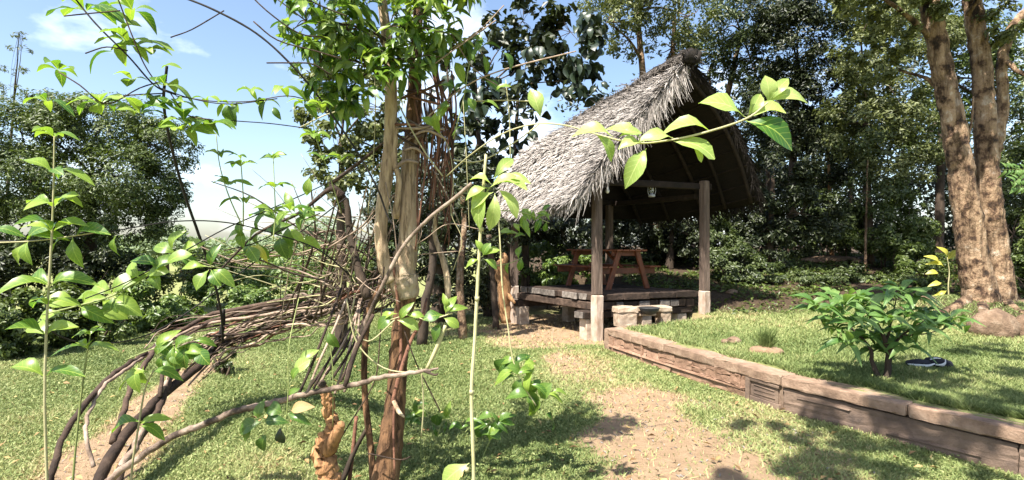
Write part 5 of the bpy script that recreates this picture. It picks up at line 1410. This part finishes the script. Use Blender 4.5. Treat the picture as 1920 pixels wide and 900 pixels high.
# dark upright whips
for P in ([(418, 640, 4.9, .016), (415, 590, 4.6, .014), (402, 530, 4.3, .014), (378, 455, 4.0, .014), (345, 360, 3.7, .013), (318, 260, 3.4, .012), (307, 190, 3.2, .012), (313, 124, 3.1, .011)],
          [(372, 690, 4.7, .03), (395, 660, 4.9, .028), (416, 620, 4.9, .022), (420, 580, 4.8, .016)],
          [(135, -10, 2.7, .006), (180, 45, 2.7, .006), (240, 105, 2.75, .006), (290, 160, 2.8, .006), (330, 178, 2.8, .005)],
          [(330, -10, 2.9, .008), (400, 18, 2.9, .008), (480, 62, 2.95, .008), (545, 120, 3.0, .008), (600, 185, 3.1, .008), (660, 270, 3.2, .008), (706, 350, 3.25, .008), (728, 408, 3.3, .008), (745, 428, 3.3, .007)],
          [(300, 165, 2.8, .004), (360, 185, 2.8, .004), (430, 195, 2.8, .004), (520, 185, 2.9, .004)], [(430, 226, 2.9, .004), (510, 232, 2.9, .004), (585, 242, 3.0, .004)],
          [(-10, 452, 2.4, .004), (80, 450, 2.4, .004), (200, 435, 2.5, .004), (330, 415, 2.7, .0045), (430, 418, 2.9, .005), (520, 440, 3.1, .005), (600, 470, 3.2, .006), (660, 520, 3.4, .006)],
          [(75, 598, 2.4, .004), (95, 620, 2.4, .005), (140, 640, 2.5, .005), (210, 643, 2.6, .005), (270, 630, 2.8, .005), (330, 600, 3.0, .005), (400, 550, 3.2, .006), (480, 490, 3.4, .006), (570, 430, 3.5, .006), (650, 370, 3.6, .006)],
          [(160, 560, 2.5, .004), (235, 530, 2.6, .004), (330, 480, 2.8, .005), (420, 430, 3.0, .005), (500, 395, 3.2, .005), (600, 350, 3.4, .005), (700, 300, 3.5, .005)]):
    stem(la, [list(q[:3]) + [q[3] * (.72 if q[3] < .02 else 1)] for q in P], 'whip', 'whip', 7, 6, .04)
# the woven bundle
for i in range(38):
    k = R.random()
    y1 = R.uniform(595, 650) if k < .6 else R.uniform(640, 668)
    x1 = R.uniform(330, 450); x2 = R.uniform(500, 560); x3 = R.uniform(600, 650); x4 = R.uniform(670, 735)
    r = R.choice([.004, .005, .006, .008, .011]); Ya = 5.0 + R.gauss(0, .15)
    dy = (y1 - 625) * .9 + R.gauss(0, 14)
    stem(la, [(x1 - 60, y1 + R.uniform(15, 60), Ya - .3, r * .8), (x1, y1 + R.gauss(0, 6), Ya, r), (x2 - 40, 602 + dy * .9 + R.gauss(0, 9), Ya + .1, r), (x2 + 20, 588 + dy * .8 + R.gauss(0, 9), Ya - .1, r), (x3, 572 + dy * .6 + R.gauss(0, 11), Ya - .4, r), (x4, 545 + R.gauss(0, 22), 3.9, r)],
         R.choice(['vine_grey', 'vine_grey', 'vine_dark', 'vine_red']), 'liana', 6, 5, .10, .010)
# twigs fanning up out of the bundle
for i in range(64):
    x0, y0 = R.uniform(600, 730), R.uniform(430, 580)
    a = R.uniform(.15, 1.35) if R.random() < .75 else R.uniform(1.3, 2.4)
    l = R.uniform(90, 300)
    x1, y1 = x0 - math.cos(a) * l, y0 - (math.sin(a) * l * .7 if R.random() < .55 else -math.sin(a) * l * .25)
    Y0 = R.uniform(3.6, 4.3); r = R.choice([.0025, .003, .004, .005, .007])
    stem(la, [(x0, y0, Y0, r), ((x0 * 2 + x1) / 3 + R.gauss(0, 10), (y0 * 2 + y1) / 3 + R.gauss(0, 10), Y0, r), ((x0 + 2 * x1) / 3 + R.gauss(0, 8), (y0 + 2 * y1) / 3 + R.gauss(0, 8), Y0 - .1, r * .8), (x1, y1, Y0 - .2, r * .5)],
         R.choice(['vine_dark', 'vine_grey', 'vine_grey', 'stem_tan']), 'twig', 5, 4)
for i in range(26):      # rising canes between the bundle and the old branch
    x0 = R.uniform(520, 700); y0 = R.uniform(560, 620); x1 = x0 + R.uniform(20, 110); y1 = R.uniform(330, 480); Y0 = R.uniform(3.9, 4.6); r = R.choice([.004, .006, .008])
    stem(la, [(x0, y0, Y0, r), ((x0 + x1) / 2 + R.gauss(0, 14), (y0 + y1) / 2 + R.gauss(0, 10), Y0 - .1, r), (x1, y1, Y0 - .3, r * .6)], R.choice(['vine_dark', 'vine_grey', 'bark_dark']), 'cane', 5, 4)
for i in range(8):      # hanging canes under the bundle
    x0 = R.uniform(655, 700); x1 = R.uniform(570, 650)
    stem(la, [(x0, 560, 3.9, .007), ((x0 + x1) / 2 + 8, 640, 3.6, .008), (x1, R.uniform(690, 740), 3.35, .008)], R.choice(['vine_dark', 'vine_grey']), 'cane', 6, 4)
# fallen bare branch leaning across in front
fb = thing('bare_branch', at(190, 930, 3.1), 'long bare grey brown branch lying across in front of the trunk from lower left', 'branch')
stem(fb, [(170, 930, 3.15, .021), (230, 880, 3.1, .020), (280, 846, 3.09, .0195), (330, 815, 3.08, .0195), (385, 795, 3.06, .018), (440, 771, 3.05, .018), (500, 758, 3.04, .0185), (560, 741, 3.03, .016), (640, 726, 3.02, .0155), (700, 711, 3.02, .0145), (770, 700, 3.02, .012), (822, 691, 3.02, .006)], 'vine_two', 'branch', 10, 6, .05, .003)
stem(fb, [(647, 724, 3.02, .014), (668, 655, 3.1, .013), (700, 590, 3.2, .012)], 'vine_dark', 'side_branch', 8)
stem(fb, [(575, 738, 3.03, .008), (598, 680, 3.1, .008), (625, 620, 3.2, .008), (650, 560, 3.4, .008)], 'vine_grey', 'side_branch', 6)
stem(fb, [(560, 740, 3.03, .009), (582, 690, 3.1, .009), (612, 615, 3.25, .009), (640, 540, 3.5, .009)], 'vine_dark', 'side_branch', 6)
stem(fb, [(795, 695, 3.02, .010), (815, 703, 3.0, .007), (822, 700, 3.0, .004)], 'bark_dark', 'broken_tip', 6)
# broken stump
bs = thing('broken_stump', at(622, 960, 3.1), 'broken orange brown twisted stump left of the climbing tree trunk', 'stump')
stem(bs, [(628, 980, 3.1, .062), (622, 925, 3.12, .058), (614, 880, 3.14, .060), (606, 848, 3.16, .056), (614, 822, 3.17, .050), (626, 800, 3.18, .038), (618, 775, 3.2, .034), (614, 745, 3.2, .033), (606, 722, 3.2, .020)], 'bark_orange', 'stump', 16, 8, .13, .004)
stem(bs, [(616, 845, 3.14, .045), (628, 820, 3.08, .038), (638, 800, 3.06, .028), (642, 795, 3.05, .018)], 'bark_orange', 'broken_limb', 10, 5, .10)
stem(bs, [(606, 728, 3.2, .022), (604, 720, 3.2, .024), (607, 714, 3.2, .012)], 'bark_dark', 'torn_top', 8, 3, .15)
# orange stub beside the shelter post
os_ = thing('split_trunk', at(944, 600, 9.4), 'short split orange trunk standing left of the rear shelter post', 'stump')
stem(os_, [(948, 605, 9.4, .10), (945, 570, 9.4, .10), (944, 530, 9.4, .12), (940, 500, 9.4, .13), (946, 485, 9.4, .07), (944, 474, 9.4, .03)], 'bark_orange', 'trunk', 9, 4, .15)
stem(os_, [(950, 545, 9.4, .06), (958, 560, 9.3, .04), (966, 568, 9.3, .02)], 'bark_orange', 'splinter', 6, 3, .1)
for i, (P, lab) in enumerate((([(790, 640, 8.5, .09), (800, 560, 8.5, .07), (812, 480, 8.6, .06), (806, 400, 8.6, .05)], 'thin dark trunk in the shade just right of the climbing tree'),
              ([(868, 600, 9.0, .08), (862, 520, 9.0, .065), (870, 430, 9.1, .05), (866, 350, 9.1, .04)], 'thin grey trunk in the shade between the two stakes'),
              ([(930, 605, 10.2, .07), (924, 520, 10.2, .06), (916, 440, 10.2, .05)], 'thin leaning trunk under the left eave of the roof'))):
    z = gz(at(*P[0][:3]).x, P[0][2]); b = at(*P[0][:3]); b.z = z - .03
    t = thing('slim_tree', b, lab, 'tree', 'thin trunks in the shade')
    V, Fc = tube([list(b) + [P[0][3]]] + [list(at(q[0], q[1], q[2])) + [q[3]] for q in P[1:]], 8, 5, .06, .006); obj('trunk', V, Fc, M['bark_dark' if i != 1 else 'bark_big'], t, None, True)
    tp = at(*P[-1][:3]); PP, NN, _ = crown_points([(tp, .5, .45, .4)], 500, .25, 14); V, Q, v = leaf_cloud(PP, NN, .10 * (.65 + .7 * NR.random(len(PP))), .45)
    tag(obj('crown', V, Q, M['c_deep'], t, {'v': ('POINT', v)}), kind='stuff')
# upright green stake and its leaves
gs = thing('green_cane', at(888, 960, 2.9), 'upright pale green cane with a leaf bunch near its top in front of the shelter', 'plant')
stem(gs, [(886, 980, 2.9, .0105), (888, 880, 2.9, .010), (884, 740, 2.9, .0105), (890, 640, 2.9, .010), (896, 520, 2.9, .0095), (903, 400, 2.9, .009), (911, 290, 2.9, .0075)], 'stem_tan', 'cane', 8, 6, .03)
for py in (735, 560, 880, 430): stem(gs, [(884 + (735 - py) * .06, py + 4, 2.9, .0135), (884 + (735 - py) * .06, py - 4, 2.9, .0135)], 'stem_tan', 'node', 8, 1)
def fleaf(parent, kind, px, py, Y, ang, size_px, tilt=0.0, face=.8, roll=None):
    """a leaf whose base is at the pixel, pointing at image angle ang (deg, 0 right, 90 up), tilt towards the camera"""
    a = math.radians(ang)
    d = Vector((math.cos(a), -tilt, math.sin(a)))
    n = Vector((R.gauss(0, .2) if roll is None else roll, -face, 1.0 - abs(math.sin(a)) * .6))
    return leaf(parent, kind, at(px, py, Y), d, n, size_px * Y / F)
for (px, py, a, s) in ((918, 352, 200, 48), (920, 350, 20, 58), (925, 335, 50, 55), (930, 345, -5, 60), (915, 360, 240, 62), (935, 355, -50, 60), (922, 345, 160, 40), (928, 362, 265, 66), (940, 340, 10, 50), (925, 360, 215, 50)):
    fleaf(gs, 'sprig', px, py, 2.85, a, s * 1.05, R.uniform(-.3, .5), R.uniform(.5, 1.2))
stem(gs, [(905, 380, 2.9, .004), (916, 355, 2.87, .004), (930, 345, 2.85, .003)], 'stem_green', 'petiole', 5)
for (px, py, a, s) in ((905, 480, 60, 30), (905, 478, 20, 34), (900, 486, 200, 30), (908, 486, -30, 30), (904, 474, 110, 26)):
    fleaf(gs, 'sap', px, py, 2.9, a, s, R.uniform(0, .5), .8)
stem(gs, [(896, 484, 2.9, .003), (906, 480, 2.9, .003)], 'stem_green', 'petiole', 5, 2)
fleaf(gs, 'sprig', 880, 868, 2.8, 210, 66, .2, .8)
# hanging sprig at the right of the cane
hs = thing('hanging_sprig', at(950, 470, 3.6), 'thin hanging vine ending in a tuft of leaves above the lawn', 'vine')
stem(hs, [(934, 400, 3.6, .005), (938, 460, 3.6, .005), (942, 540, 3.6, .005), (952, 610, 3.6, .005), (962, 675, 3.6, .005), (980, 720, 3.6, .005), (1005, 760, 3.6, .004)], 'stem_tan', 'stem', 5, 5)
for k in range(26):
    t = R.random(); px = 958 + 55 * t + R.gauss(0, 8); py = 680 + 80 * t + R.gauss(0, 8)
    fleaf(hs, 'round' if R.random() < .6 else 'sap', px, py, 3.6 + R.gauss(0, .06), R.uniform(-180, 180), R.uniform(28, 44), R.uniform(-.4, .5), R.uniform(.2, 1.2))
for (px, py, a, s) in ((1025, 740, 0, 30), (1035, 735, 10, 26)): fleaf(hs, 'sap', px, py, 3.6, a, s, .1, .5)
# leafy vine in front of the left eave
ev = thing('eave_vine', at(975, 380, 3.9), 'leafy green vine hanging in front of the lower left thatch edge', 'vine')
stem(ev, [(900, 402, 3.9, .004), (940, 395, 3.9, .004), (985, 400, 3.9, .004), (1030, 418, 3.9, .003)], 'stem_green', 'stem', 5)
stem(ev, [(920, 450, 3.9, .004), (950, 436, 3.9, .004), (985, 442, 3.9, .003)], 'stem_green', 'stem', 5)
stem(ev, [(925, 500, 3.9, .004), (960, 492, 3.9, .003), (980, 482, 3.9, .003)], 'stem_green', 'stem', 5)
for (px, py) in [(980, 410), (990, 402), (1005, 400), (1015, 408), (1025, 415), (1035, 405), (995, 415), (970, 420), (950, 440), (965, 438), (975, 436), (985, 440), (955, 492), (972, 485), (978, 482), (1000, 392), (1018, 398)]:
    fleaf(ev, 'sap', px, py, 3.9, R.uniform(-180, 180), R.uniform(20, 34), R.uniform(-.3, .5), R.uniform(.4, 1.2))

# ================================================================== BRIGHT SPRIG ACROSS THE THATCH
sp = thing('leafy_sprig', at(930, 262, 2.2), 'bright yellow green leafy twig reaching across in front of the thatched gable', 'twig')
stem(sp, [(838, 330, 2.6, .0028), (880, 292, 2.4, .0028), (940, 252, 2.2, .0028), (1000, 233, 2.05, .0028), (1060, 235, 1.95, .003), (1120, 252, 1.9, .003), (1190, 268, 1.85, .0033), (1260, 262, 1.82, .0034), (1330, 246, 1.8, .0038), (1400, 222, 1.78, .0036), (1440, 192, 1.76, .003)], 'stem_tan', 'stem', 7, 6, .02)
for (px, py, a, s, ti, fa) in ((1014, 222, 108, 54, .1, 1.6), (1150, 256, 165, 68, .1, .9), (1118, 252, -50, 52, .1, .9), (1208, 266, 152, 72, .0, .8), (1160, 256, 15, 40, .2, 1.2),
                               (1262, 258, 180, 62, .3, 1.8), (1212, 278, 238, 74, .3, 1.8), (1205, 268, 190, 46, .3, 1.2), (1335, 246, 168, 84, .0, .7), (1262, 264, -22, 78, .1, 1.0), (1300, 275, -60, 30, .2, 1.0),
                               (1400, 220, 160, 86, .0, .9), (1402, 218, 62, 44, .2, 1.2), (1402, 220, 12, 64, .2, 1.0), (1398, 226, -28, 92, .3, 1.6), (1440, 194, 100, 48, .2, 1.6), (1442, 190, 18, 74, .1, 1.0), (1440, 192, 55, 52, .3, 1.6)):
    fleaf(sp, 'sprig' if s != 92 else 'sap', px, py, 1.82, a, s * 1.08, ti, fa)

# ================================================================== LEFT SAPLINGS AND CLIMBING SHOOTS
def whorls(parent, kind, items, Y, n=4, up=.35, k_=1.0):
    for it_ in items:
        px, py, s = it_[:3]; k = it_[3] if len(it_) > 3 else n
        whorl(parent, kind, at(px, py, Y), k, s * k_ * Y / F, up, az=R.uniform(-.4, .4), face=R.uniform(.2, .9))
s1 = thing('sapling', at(92, 1080, 2.3), 'tallest light green sapling at the far left with paired leaves up its straight stem', 'sapling', 'saplings at the left')
stem(s1, [(96, 1100, 2.3, .007), (88, 900, 2.3, .006), (84, 740, 2.3, .0055), (88, 600, 2.3, .0052), (94, 500, 2.3, .005), (99, 400, 2.3, .0042), (101, 320, 2.3, .0036), (102, 255, 2.3, .003)], 'stem_tan', 'stem', 7, 6, .02)
whorls(s1, 'sap', [(102, 257, 42, 4), (101, 324, 56, 4), (100, 388, 58, 4), (98, 434, 62, 5), (94, 535, 64, 4), (90, 572, 50, 4), (86, 628, 54, 3), (84, 706, 60, 2)], 2.3)
s2 = thing('sapling', at(250, 1000, 2.6), 'thin leaning sapling in front of the dirt path with a few flat leaves', 'sapling', 'saplings at the left')
stem(s2, [(252, 1010, 2.6, .006), (246, 900, 2.6, .005), (258, 810, 2.6, .0045), (272, 730, 2.6, .004), (288, 695, 2.6, .003)], 'stem_tan', 'stem', 6)
for (px, py, a, s) in ((286, 697, 10, 46), (284, 698, 188, 62), (266, 790, 190, 58), (262, 798, -12, 44), (262, 795, 20, 50)): fleaf(s2, 'sap', px, py, 2.6, a, s, R.uniform(-.2, .4), .45)
s3 = thing('sapling', at(165, 900, 2.5), 'short sapling with two flat whorls of leaves over the lawn at left', 'sapling', 'saplings at the left')
stem(s3, [(130, 1010, 2.5, .005), (140, 860, 2.5, .0045), (155, 720, 2.5, .004), (165, 655, 2.5, .003), (170, 625, 2.5, .002)], 'stem_green', 'stem', 6)
whorls(s3, 'sap', [(170, 627, 30, 4), (164, 654, 48, 5)], 2.5)
# climbing leafy vine along the upper left
v1 = thing('climbing_vine', at(308, 170, 2.8), 'leafy climbing vine spreading round the dark upright whip at upper left', 'vine', 'leafy vines at the left')
for P in ([(313, 150, 2.85), (262, 165, 2.8), (200, 195, 2.75), (150, 160, 2.7), (110, 135, 2.7)], [(305, 175, 2.85), (230, 180, 2.8), (190, 195, 2.75)], [(320, 175, 2.85), (350, 215, 2.8), (400, 225, 2.8)], [(300, 165, 2.8), (270, 120, 2.75), (245, 60, 2.7), (222, 0, 2.7)], [(240, 95, 2.75), (200, 88, 2.7), (160, 100, 2.7)], [(225, 20, 2.7), (170, 25, 2.7), (120, 30, 2.7)], [(320, 70, 2.9), (360, 55, 2.9), (420, 20, 3.0)]):
    stem(v1, [list(q) + [.0035] for q in P], 'vine_dark', 'stem', 5, 4)
whorls(v1, 'sap', [(110, 132, 34, 5), (88, 190, 30, 4), (188, 195, 44, 6), (210, 200, 36, 3), (262, 212, 42, 5), (290, 185, 34, 3), (345, 228, 48, 6), (330, 195, 36, 4), (395, 232, 44, 5), (310, 160, 40, 4), (250, 150, 30, 3), (245, 85, 48, 6), (230, 60, 36, 2), (160, 20, 54, 4), (250, 20, 46, 5), (275, 95, 40, 4), (345, 245, 40, 4)], 2.8, 4, .1, 1.25)
for (px, py, a, s, k) in ((150, 18, 190, 62, 'green'), (215, 95, 205, 62, 'green'), (190, 22, -10, 60, 'green'), (300, 130, 15, 40, 'sap')): fleaf(v1, k, px, py, 2.75, a, s, .1, .5)
v2 = thing('climbing_vine', at(480, 190, 2.9), 'pale leaved vine strand against the sky between the dark whip and the crown', 'vine', 'leafy vines at the left')
stem(v2, [(330, 180, 2.85, .003), (400, 190, 2.85, .003), (470, 190, 2.9, .003), (540, 180, 2.9, .003), (600, 195, 3.0, .003)], 'vine_dark', 'stem', 5)
whorls(v2, 'sap', [(385, 185, 34, 3), (430, 195, 34, 4), (470, 170, 32, 4), (500, 190, 34, 3), (530, 165, 38, 4), (570, 195, 34, 4), (590, 255, 34, 4), (600, 195, 30, 3)], 2.9, 4, 0)
for (px, py, a, s, k) in ((425, 195, -75, 36, 'round'), (500, 185, -110, 40, 'green'), (512, 200, -60, 26, 'round'), (445, 190, -100, 40, 'green')): fleaf(v2, k, px, py, 2.9, a, s, .1, 1.2)
v3 = thing('climbing_vine', at(130, 440, 2.35), 'strand of large drooping light leaves strung on the long thin vine at far left', 'vine', 'leafy vines at the left')
stem(v3, [(-10, 455, 2.35, .003), (60, 452, 2.35, .003), (140, 442, 2.35, .003), (200, 432, 2.4, .003)], 'stem_tan', 'stem', 5)
for (px, py, a, s, ti, fa) in ((50, 450, 30, 62, .1, 1.0), (48, 450, 20, 68, .2, .7), (52, 452, -80, 44, .3, 1.8), (48, 455, -115, 44, .2, 1.2), (136, 444, -72, 58, .2, 1.8), (140, 442, 12, 64, .1, .7), (135, 446, 195, 46, .1, .7), (-10, 432, 12, 40, .1, .7), (218, 440, -100, 40, 0, 1.0)): fleaf(v3, 'sap', px, py, 2.35, a, s, ti, fa)
v4 = thing('climbing_vine', at(220, 540, 2.6), 'leafy vine branch with broad translucent leaves in front of the bright bush', 'vine', 'leafy vines at the left')
stem(v4, [(80, 590, 2.5, .004), (140, 575, 2.5, .004), (210, 555, 2.6, .004), (280, 515, 2.7, .004), (350, 475, 2.8, .003)], 'stem_green', 'stem', 5)
for (px, py, a, s) in ((210, 552, 50, 62), (212, 552, 150, 54), (215, 556, -30, 62), (214, 556, -95, 40), (150, 575, 160, 60), (155, 572, 20, 60), (150, 575, -20, 58), (190, 562, -35, 60), (185, 560, 170, 46), (285, 510, 40, 56), (275, 515, 10, 48), (262, 522, 130, 44), (290, 508, -60, 40), (300, 500, 150, 48), (310, 495, 25, 50), (120, 585, 200, 44)):
    fleaf(v4, 'sap', px, py, 2.62, a, s, R.uniform(-.1, .5), R.uniform(.6, 1.6))
v5 = thing('climbing_vine', at(330, 650, 3.2), 'bunch of yellow green leaves at the crest of the bent liana stems', 'vine', 'leafy vines at the left')
stem(v5, [(235, 675, 3.2, .004), (285, 655, 3.2, .004), (330, 645, 3.2, .004), (365, 625, 3.25, .004)], 'stem_green', 'stem', 5)
for k in range(17):
    px = R.uniform(250, 370); fleaf(v5, 'sap', px, 690 - (px - 230) * .42 + R.gauss(0, 10), 3.2, R.uniform(-170, 60), R.uniform(34, 52), R.uniform(-.2, .5), R.uniform(.5, 1.5))
v6 = thing('climbing_vine', at(400, 480, 3.1), 'star shaped leaf cluster on the dark whip in front of the valley bushes', 'vine', 'leafy vines at the left')
stem(v6, [(330, 478, 3.1, .003), (390, 500, 3.1, .003), (420, 495, 3.1, .003)], 'stem_green', 'stem', 5)
for (px, py, a, s) in ((392, 505, -115, 44), (395, 505, -50, 40), (395, 500, 70, 44), (400, 505, -20, 44), (388, 500, 175, 44), (340, 470, 20, 46), (330, 475, 150, 44), (322, 470, 60, 46), (335, 480, -20, 36)): fleaf(v6, 'sap', px, py, 3.1, a, s, R.uniform(0, .4), R.uniform(.7, 1.5))
# thin upright shoots against the sky
for i, (P, W, lab) in enumerate((([(455, 425, 3.0), (430, 370, 3.0), (412, 310, 3.0), (405, 250, 3.0)], [(412, 292, 34, 4), (428, 348, 38, 4)], 'left one of the three thin shoots against the sky'),
                              ([(456, 425, 3.0), (456, 370, 3.0), (452, 310, 3.0), (450, 290, 3.0)], [(451, 312, 30, 5), (455, 380, 38, 5), (449, 292, 16, 3)], 'middle one of the three thin shoots against the sky'),
                              ([(512, 452, 3.0), (516, 400, 3.0), (514, 340, 3.0), (512, 285, 3.0)], [(512, 298, 26, 5), (516, 352, 36, 4), (512, 400, 36, 4), (545, 395, 40, 4)], 'right one of the three thin shoots against the sky'))):
    t = thing('thin_shoot', at(*P[0]), lab, 'shoot', 'thin shoots against the sky')
    stem(t, [list(q) + [.004 - .0006 * k] for k, q in enumerate(P)], 'stem_green', 'stem', 5)
    whorls(t, 'sap', W, 3.0, 4, .35)
v7 = thing('climbing_vine', at(500, 440, 3.3), 'leafy vine with one yellow leaf in the middle of the twig fan', 'vine', 'leafy vines at the left')
stem(v7, [(420, 470, 3.3, .004), (480, 455, 3.3, .004), (540, 425, 3.3, .004), (600, 400, 3.4, .004)], 'vine_dark', 'stem', 5)
for k in range(28):
    t = R.random(); fleaf(v7, R.choice(['sap', 'sap', 'round']), 440 + 160 * t + R.gauss(0, 8), 462 - 60 * t + R.gauss(0, 18), 3.3 + R.gauss(0, .08), R.uniform(-180, 180), R.uniform(28, 46), R.uniform(-.3, .5), R.uniform(.3, 1.3))
for a in (230, 265, 300): fleaf(v7, 'yellow', 484, 458, 3.25, a, 36, .2, 1.5)
v8 = thing('climbing_vine', at(560, 230, 3.2), 'leafy shoot beside the sky gap left of the pale tree stem', 'vine', 'leafy vines at the left')
stem(v8, [(640, 400, 3.4, .004), (615, 320, 3.3, .004), (590, 250, 3.2, .003), (580, 180, 3.2, .002)], 'stem_green', 'stem', 5)
whorls(v8, 'sap', [(582, 195, 38, 4), (590, 255, 40, 4), (605, 300, 34, 3), (640, 300, 34, 3)], 3.2)
# dangling leaves low on the left of the trunk
v9 = thing('dangling_vine', at(545, 700, 3.0), 'dark leaved vine dangling from the bare branch left of the stump', 'vine')
stem(v9, [(560, 560, 3.1, .003), (542, 650, 3.0, .003), (540, 740, 3.0, .003), (530, 800, 3.0, .003), (480, 870, 3.0, .003), (452, 900, 3.0, .003)], 'stem_green', 'stem', 5)
for (px, py, a, s, k) in ((540, 740, 30, 30, 'green'), (545, 770, 20, 46, 'dry'), (540, 775, -20, 50, 'green'), (530, 775, 150, 40, 'round'), (490, 790, 200, 46, 'round'), (485, 785, 90, 30, 'round'), (495, 790, 10, 44, 'round'), (500, 812, 250, 40, 'round'), (525, 800, -80, 34, 'dark'), (480, 790, 235, 44, 'round'), (548, 712, 60, 30, 'sap'), (550, 700, 40, 44, 'sprig')): fleaf(v9, k, px, py, 3.0, a, s, R.uniform(0, .4), 1.2)
v10 = thing('dangling_vine', at(620, 640, 3.1), 'thin shoot with a single round leaf between the hanging canes', 'vine')
stem(v10, [(624, 800, 3.1, .003), (624, 700, 3.1, .003), (618, 640, 3.1, .003), (615, 615, 3.1, .002)], 'stem_green', 'stem', 5)
fleaf(v10, 'round', 616, 622, 3.1, -60, 34, .2, 1.6); fleaf(v10, 'sprig', 560, 680, 3.1, 40, 40, .1, 1.4); 
v11 = thing('seedling', at(790, 800, 3.3), 'small cluster of green seedlings low on the lawn right of the trunk', 'seedling')
for (x0, x1, y1) in ((790, 786, 770), (800, 830, 790), (830, 880, 800), (880, 920, 790), (900, 935, 785)):
    b = at(x0, 860, 3.3); b = Vector(((x0 - 960) * 3.9 / F, 3.9, 0.0)); e = at(x1, y1, 3.75)
    V, Fc = tube([list(b) + [.004], list((b + e) / 2) + [.004], list(e) + [.002]], 5, 3); obj('stem', V, Fc, M['stem_green'], v11, None, True)
    for k in range(7): fleaf(v11, R.choice(['round', 'sap', 'green']), x1 + R.gauss(0, 12), y1 + R.gauss(4, 10), 3.75, R.uniform(-180, 180), R.uniform(22, 34), R.uniform(0, .6), R.uniform(.3, 1.3))
v12 = thing('dangling_vine', at(750, 590, 3.3), 'sunlit leaves sprouting across the trunk below the burl', 'vine')
stem(v12, [(730, 600, 3.25, .003), (770, 590, 3.25, .003), (800, 600, 3.2, .003), (840, 590, 3.2, .004)], 'stem_tan', 'stem', 5)
for (px, py, a, s, k) in ((745, 588, 190, 38, 'sap'), (750, 600, 60, 38, 'sap'), (745, 600, -20, 44, 'sprig'), (800, 596, 160, 36, 'sap'), (832, 590, 190, 40, 'sap'), (835, 588, 70, 34, 'sap'), (840, 585, 25, 34, 'sap'), (832, 596, -30, 34, 'sap'), (825, 605, -110, 36, 'round'), (838, 580, 100, 30, 'sap'), (735, 594, 215, 34, 'round')): fleaf(v12, k, px, py, 3.15, a, s, R.uniform(0, .5), 1.1)
v13 = thing('climbing_vine', at(860, 150, 3.3), 'pale green leaves climbing the right side of the hanging lianas', 'vine')
stem(v13, [(850, 260, 3.3, .004), (870, 180, 3.3, .004), (880, 120, 3.3, .003), (900, 60, 3.3, .003)], 'stem_green', 'stem', 5)
for k in range(26):
    t = R.random(); fleaf(v13, R.choice(['sap', 'green']), 850 + 50 * t + R.gauss(0, 22), 265 - 200 * t + R.gauss(0, 14), 3.3 + R.gauss(0, .08), R.uniform(-180, 180), R.uniform(22, 38), R.uniform(-.3, .5), R.uniform(.3, 1.3))
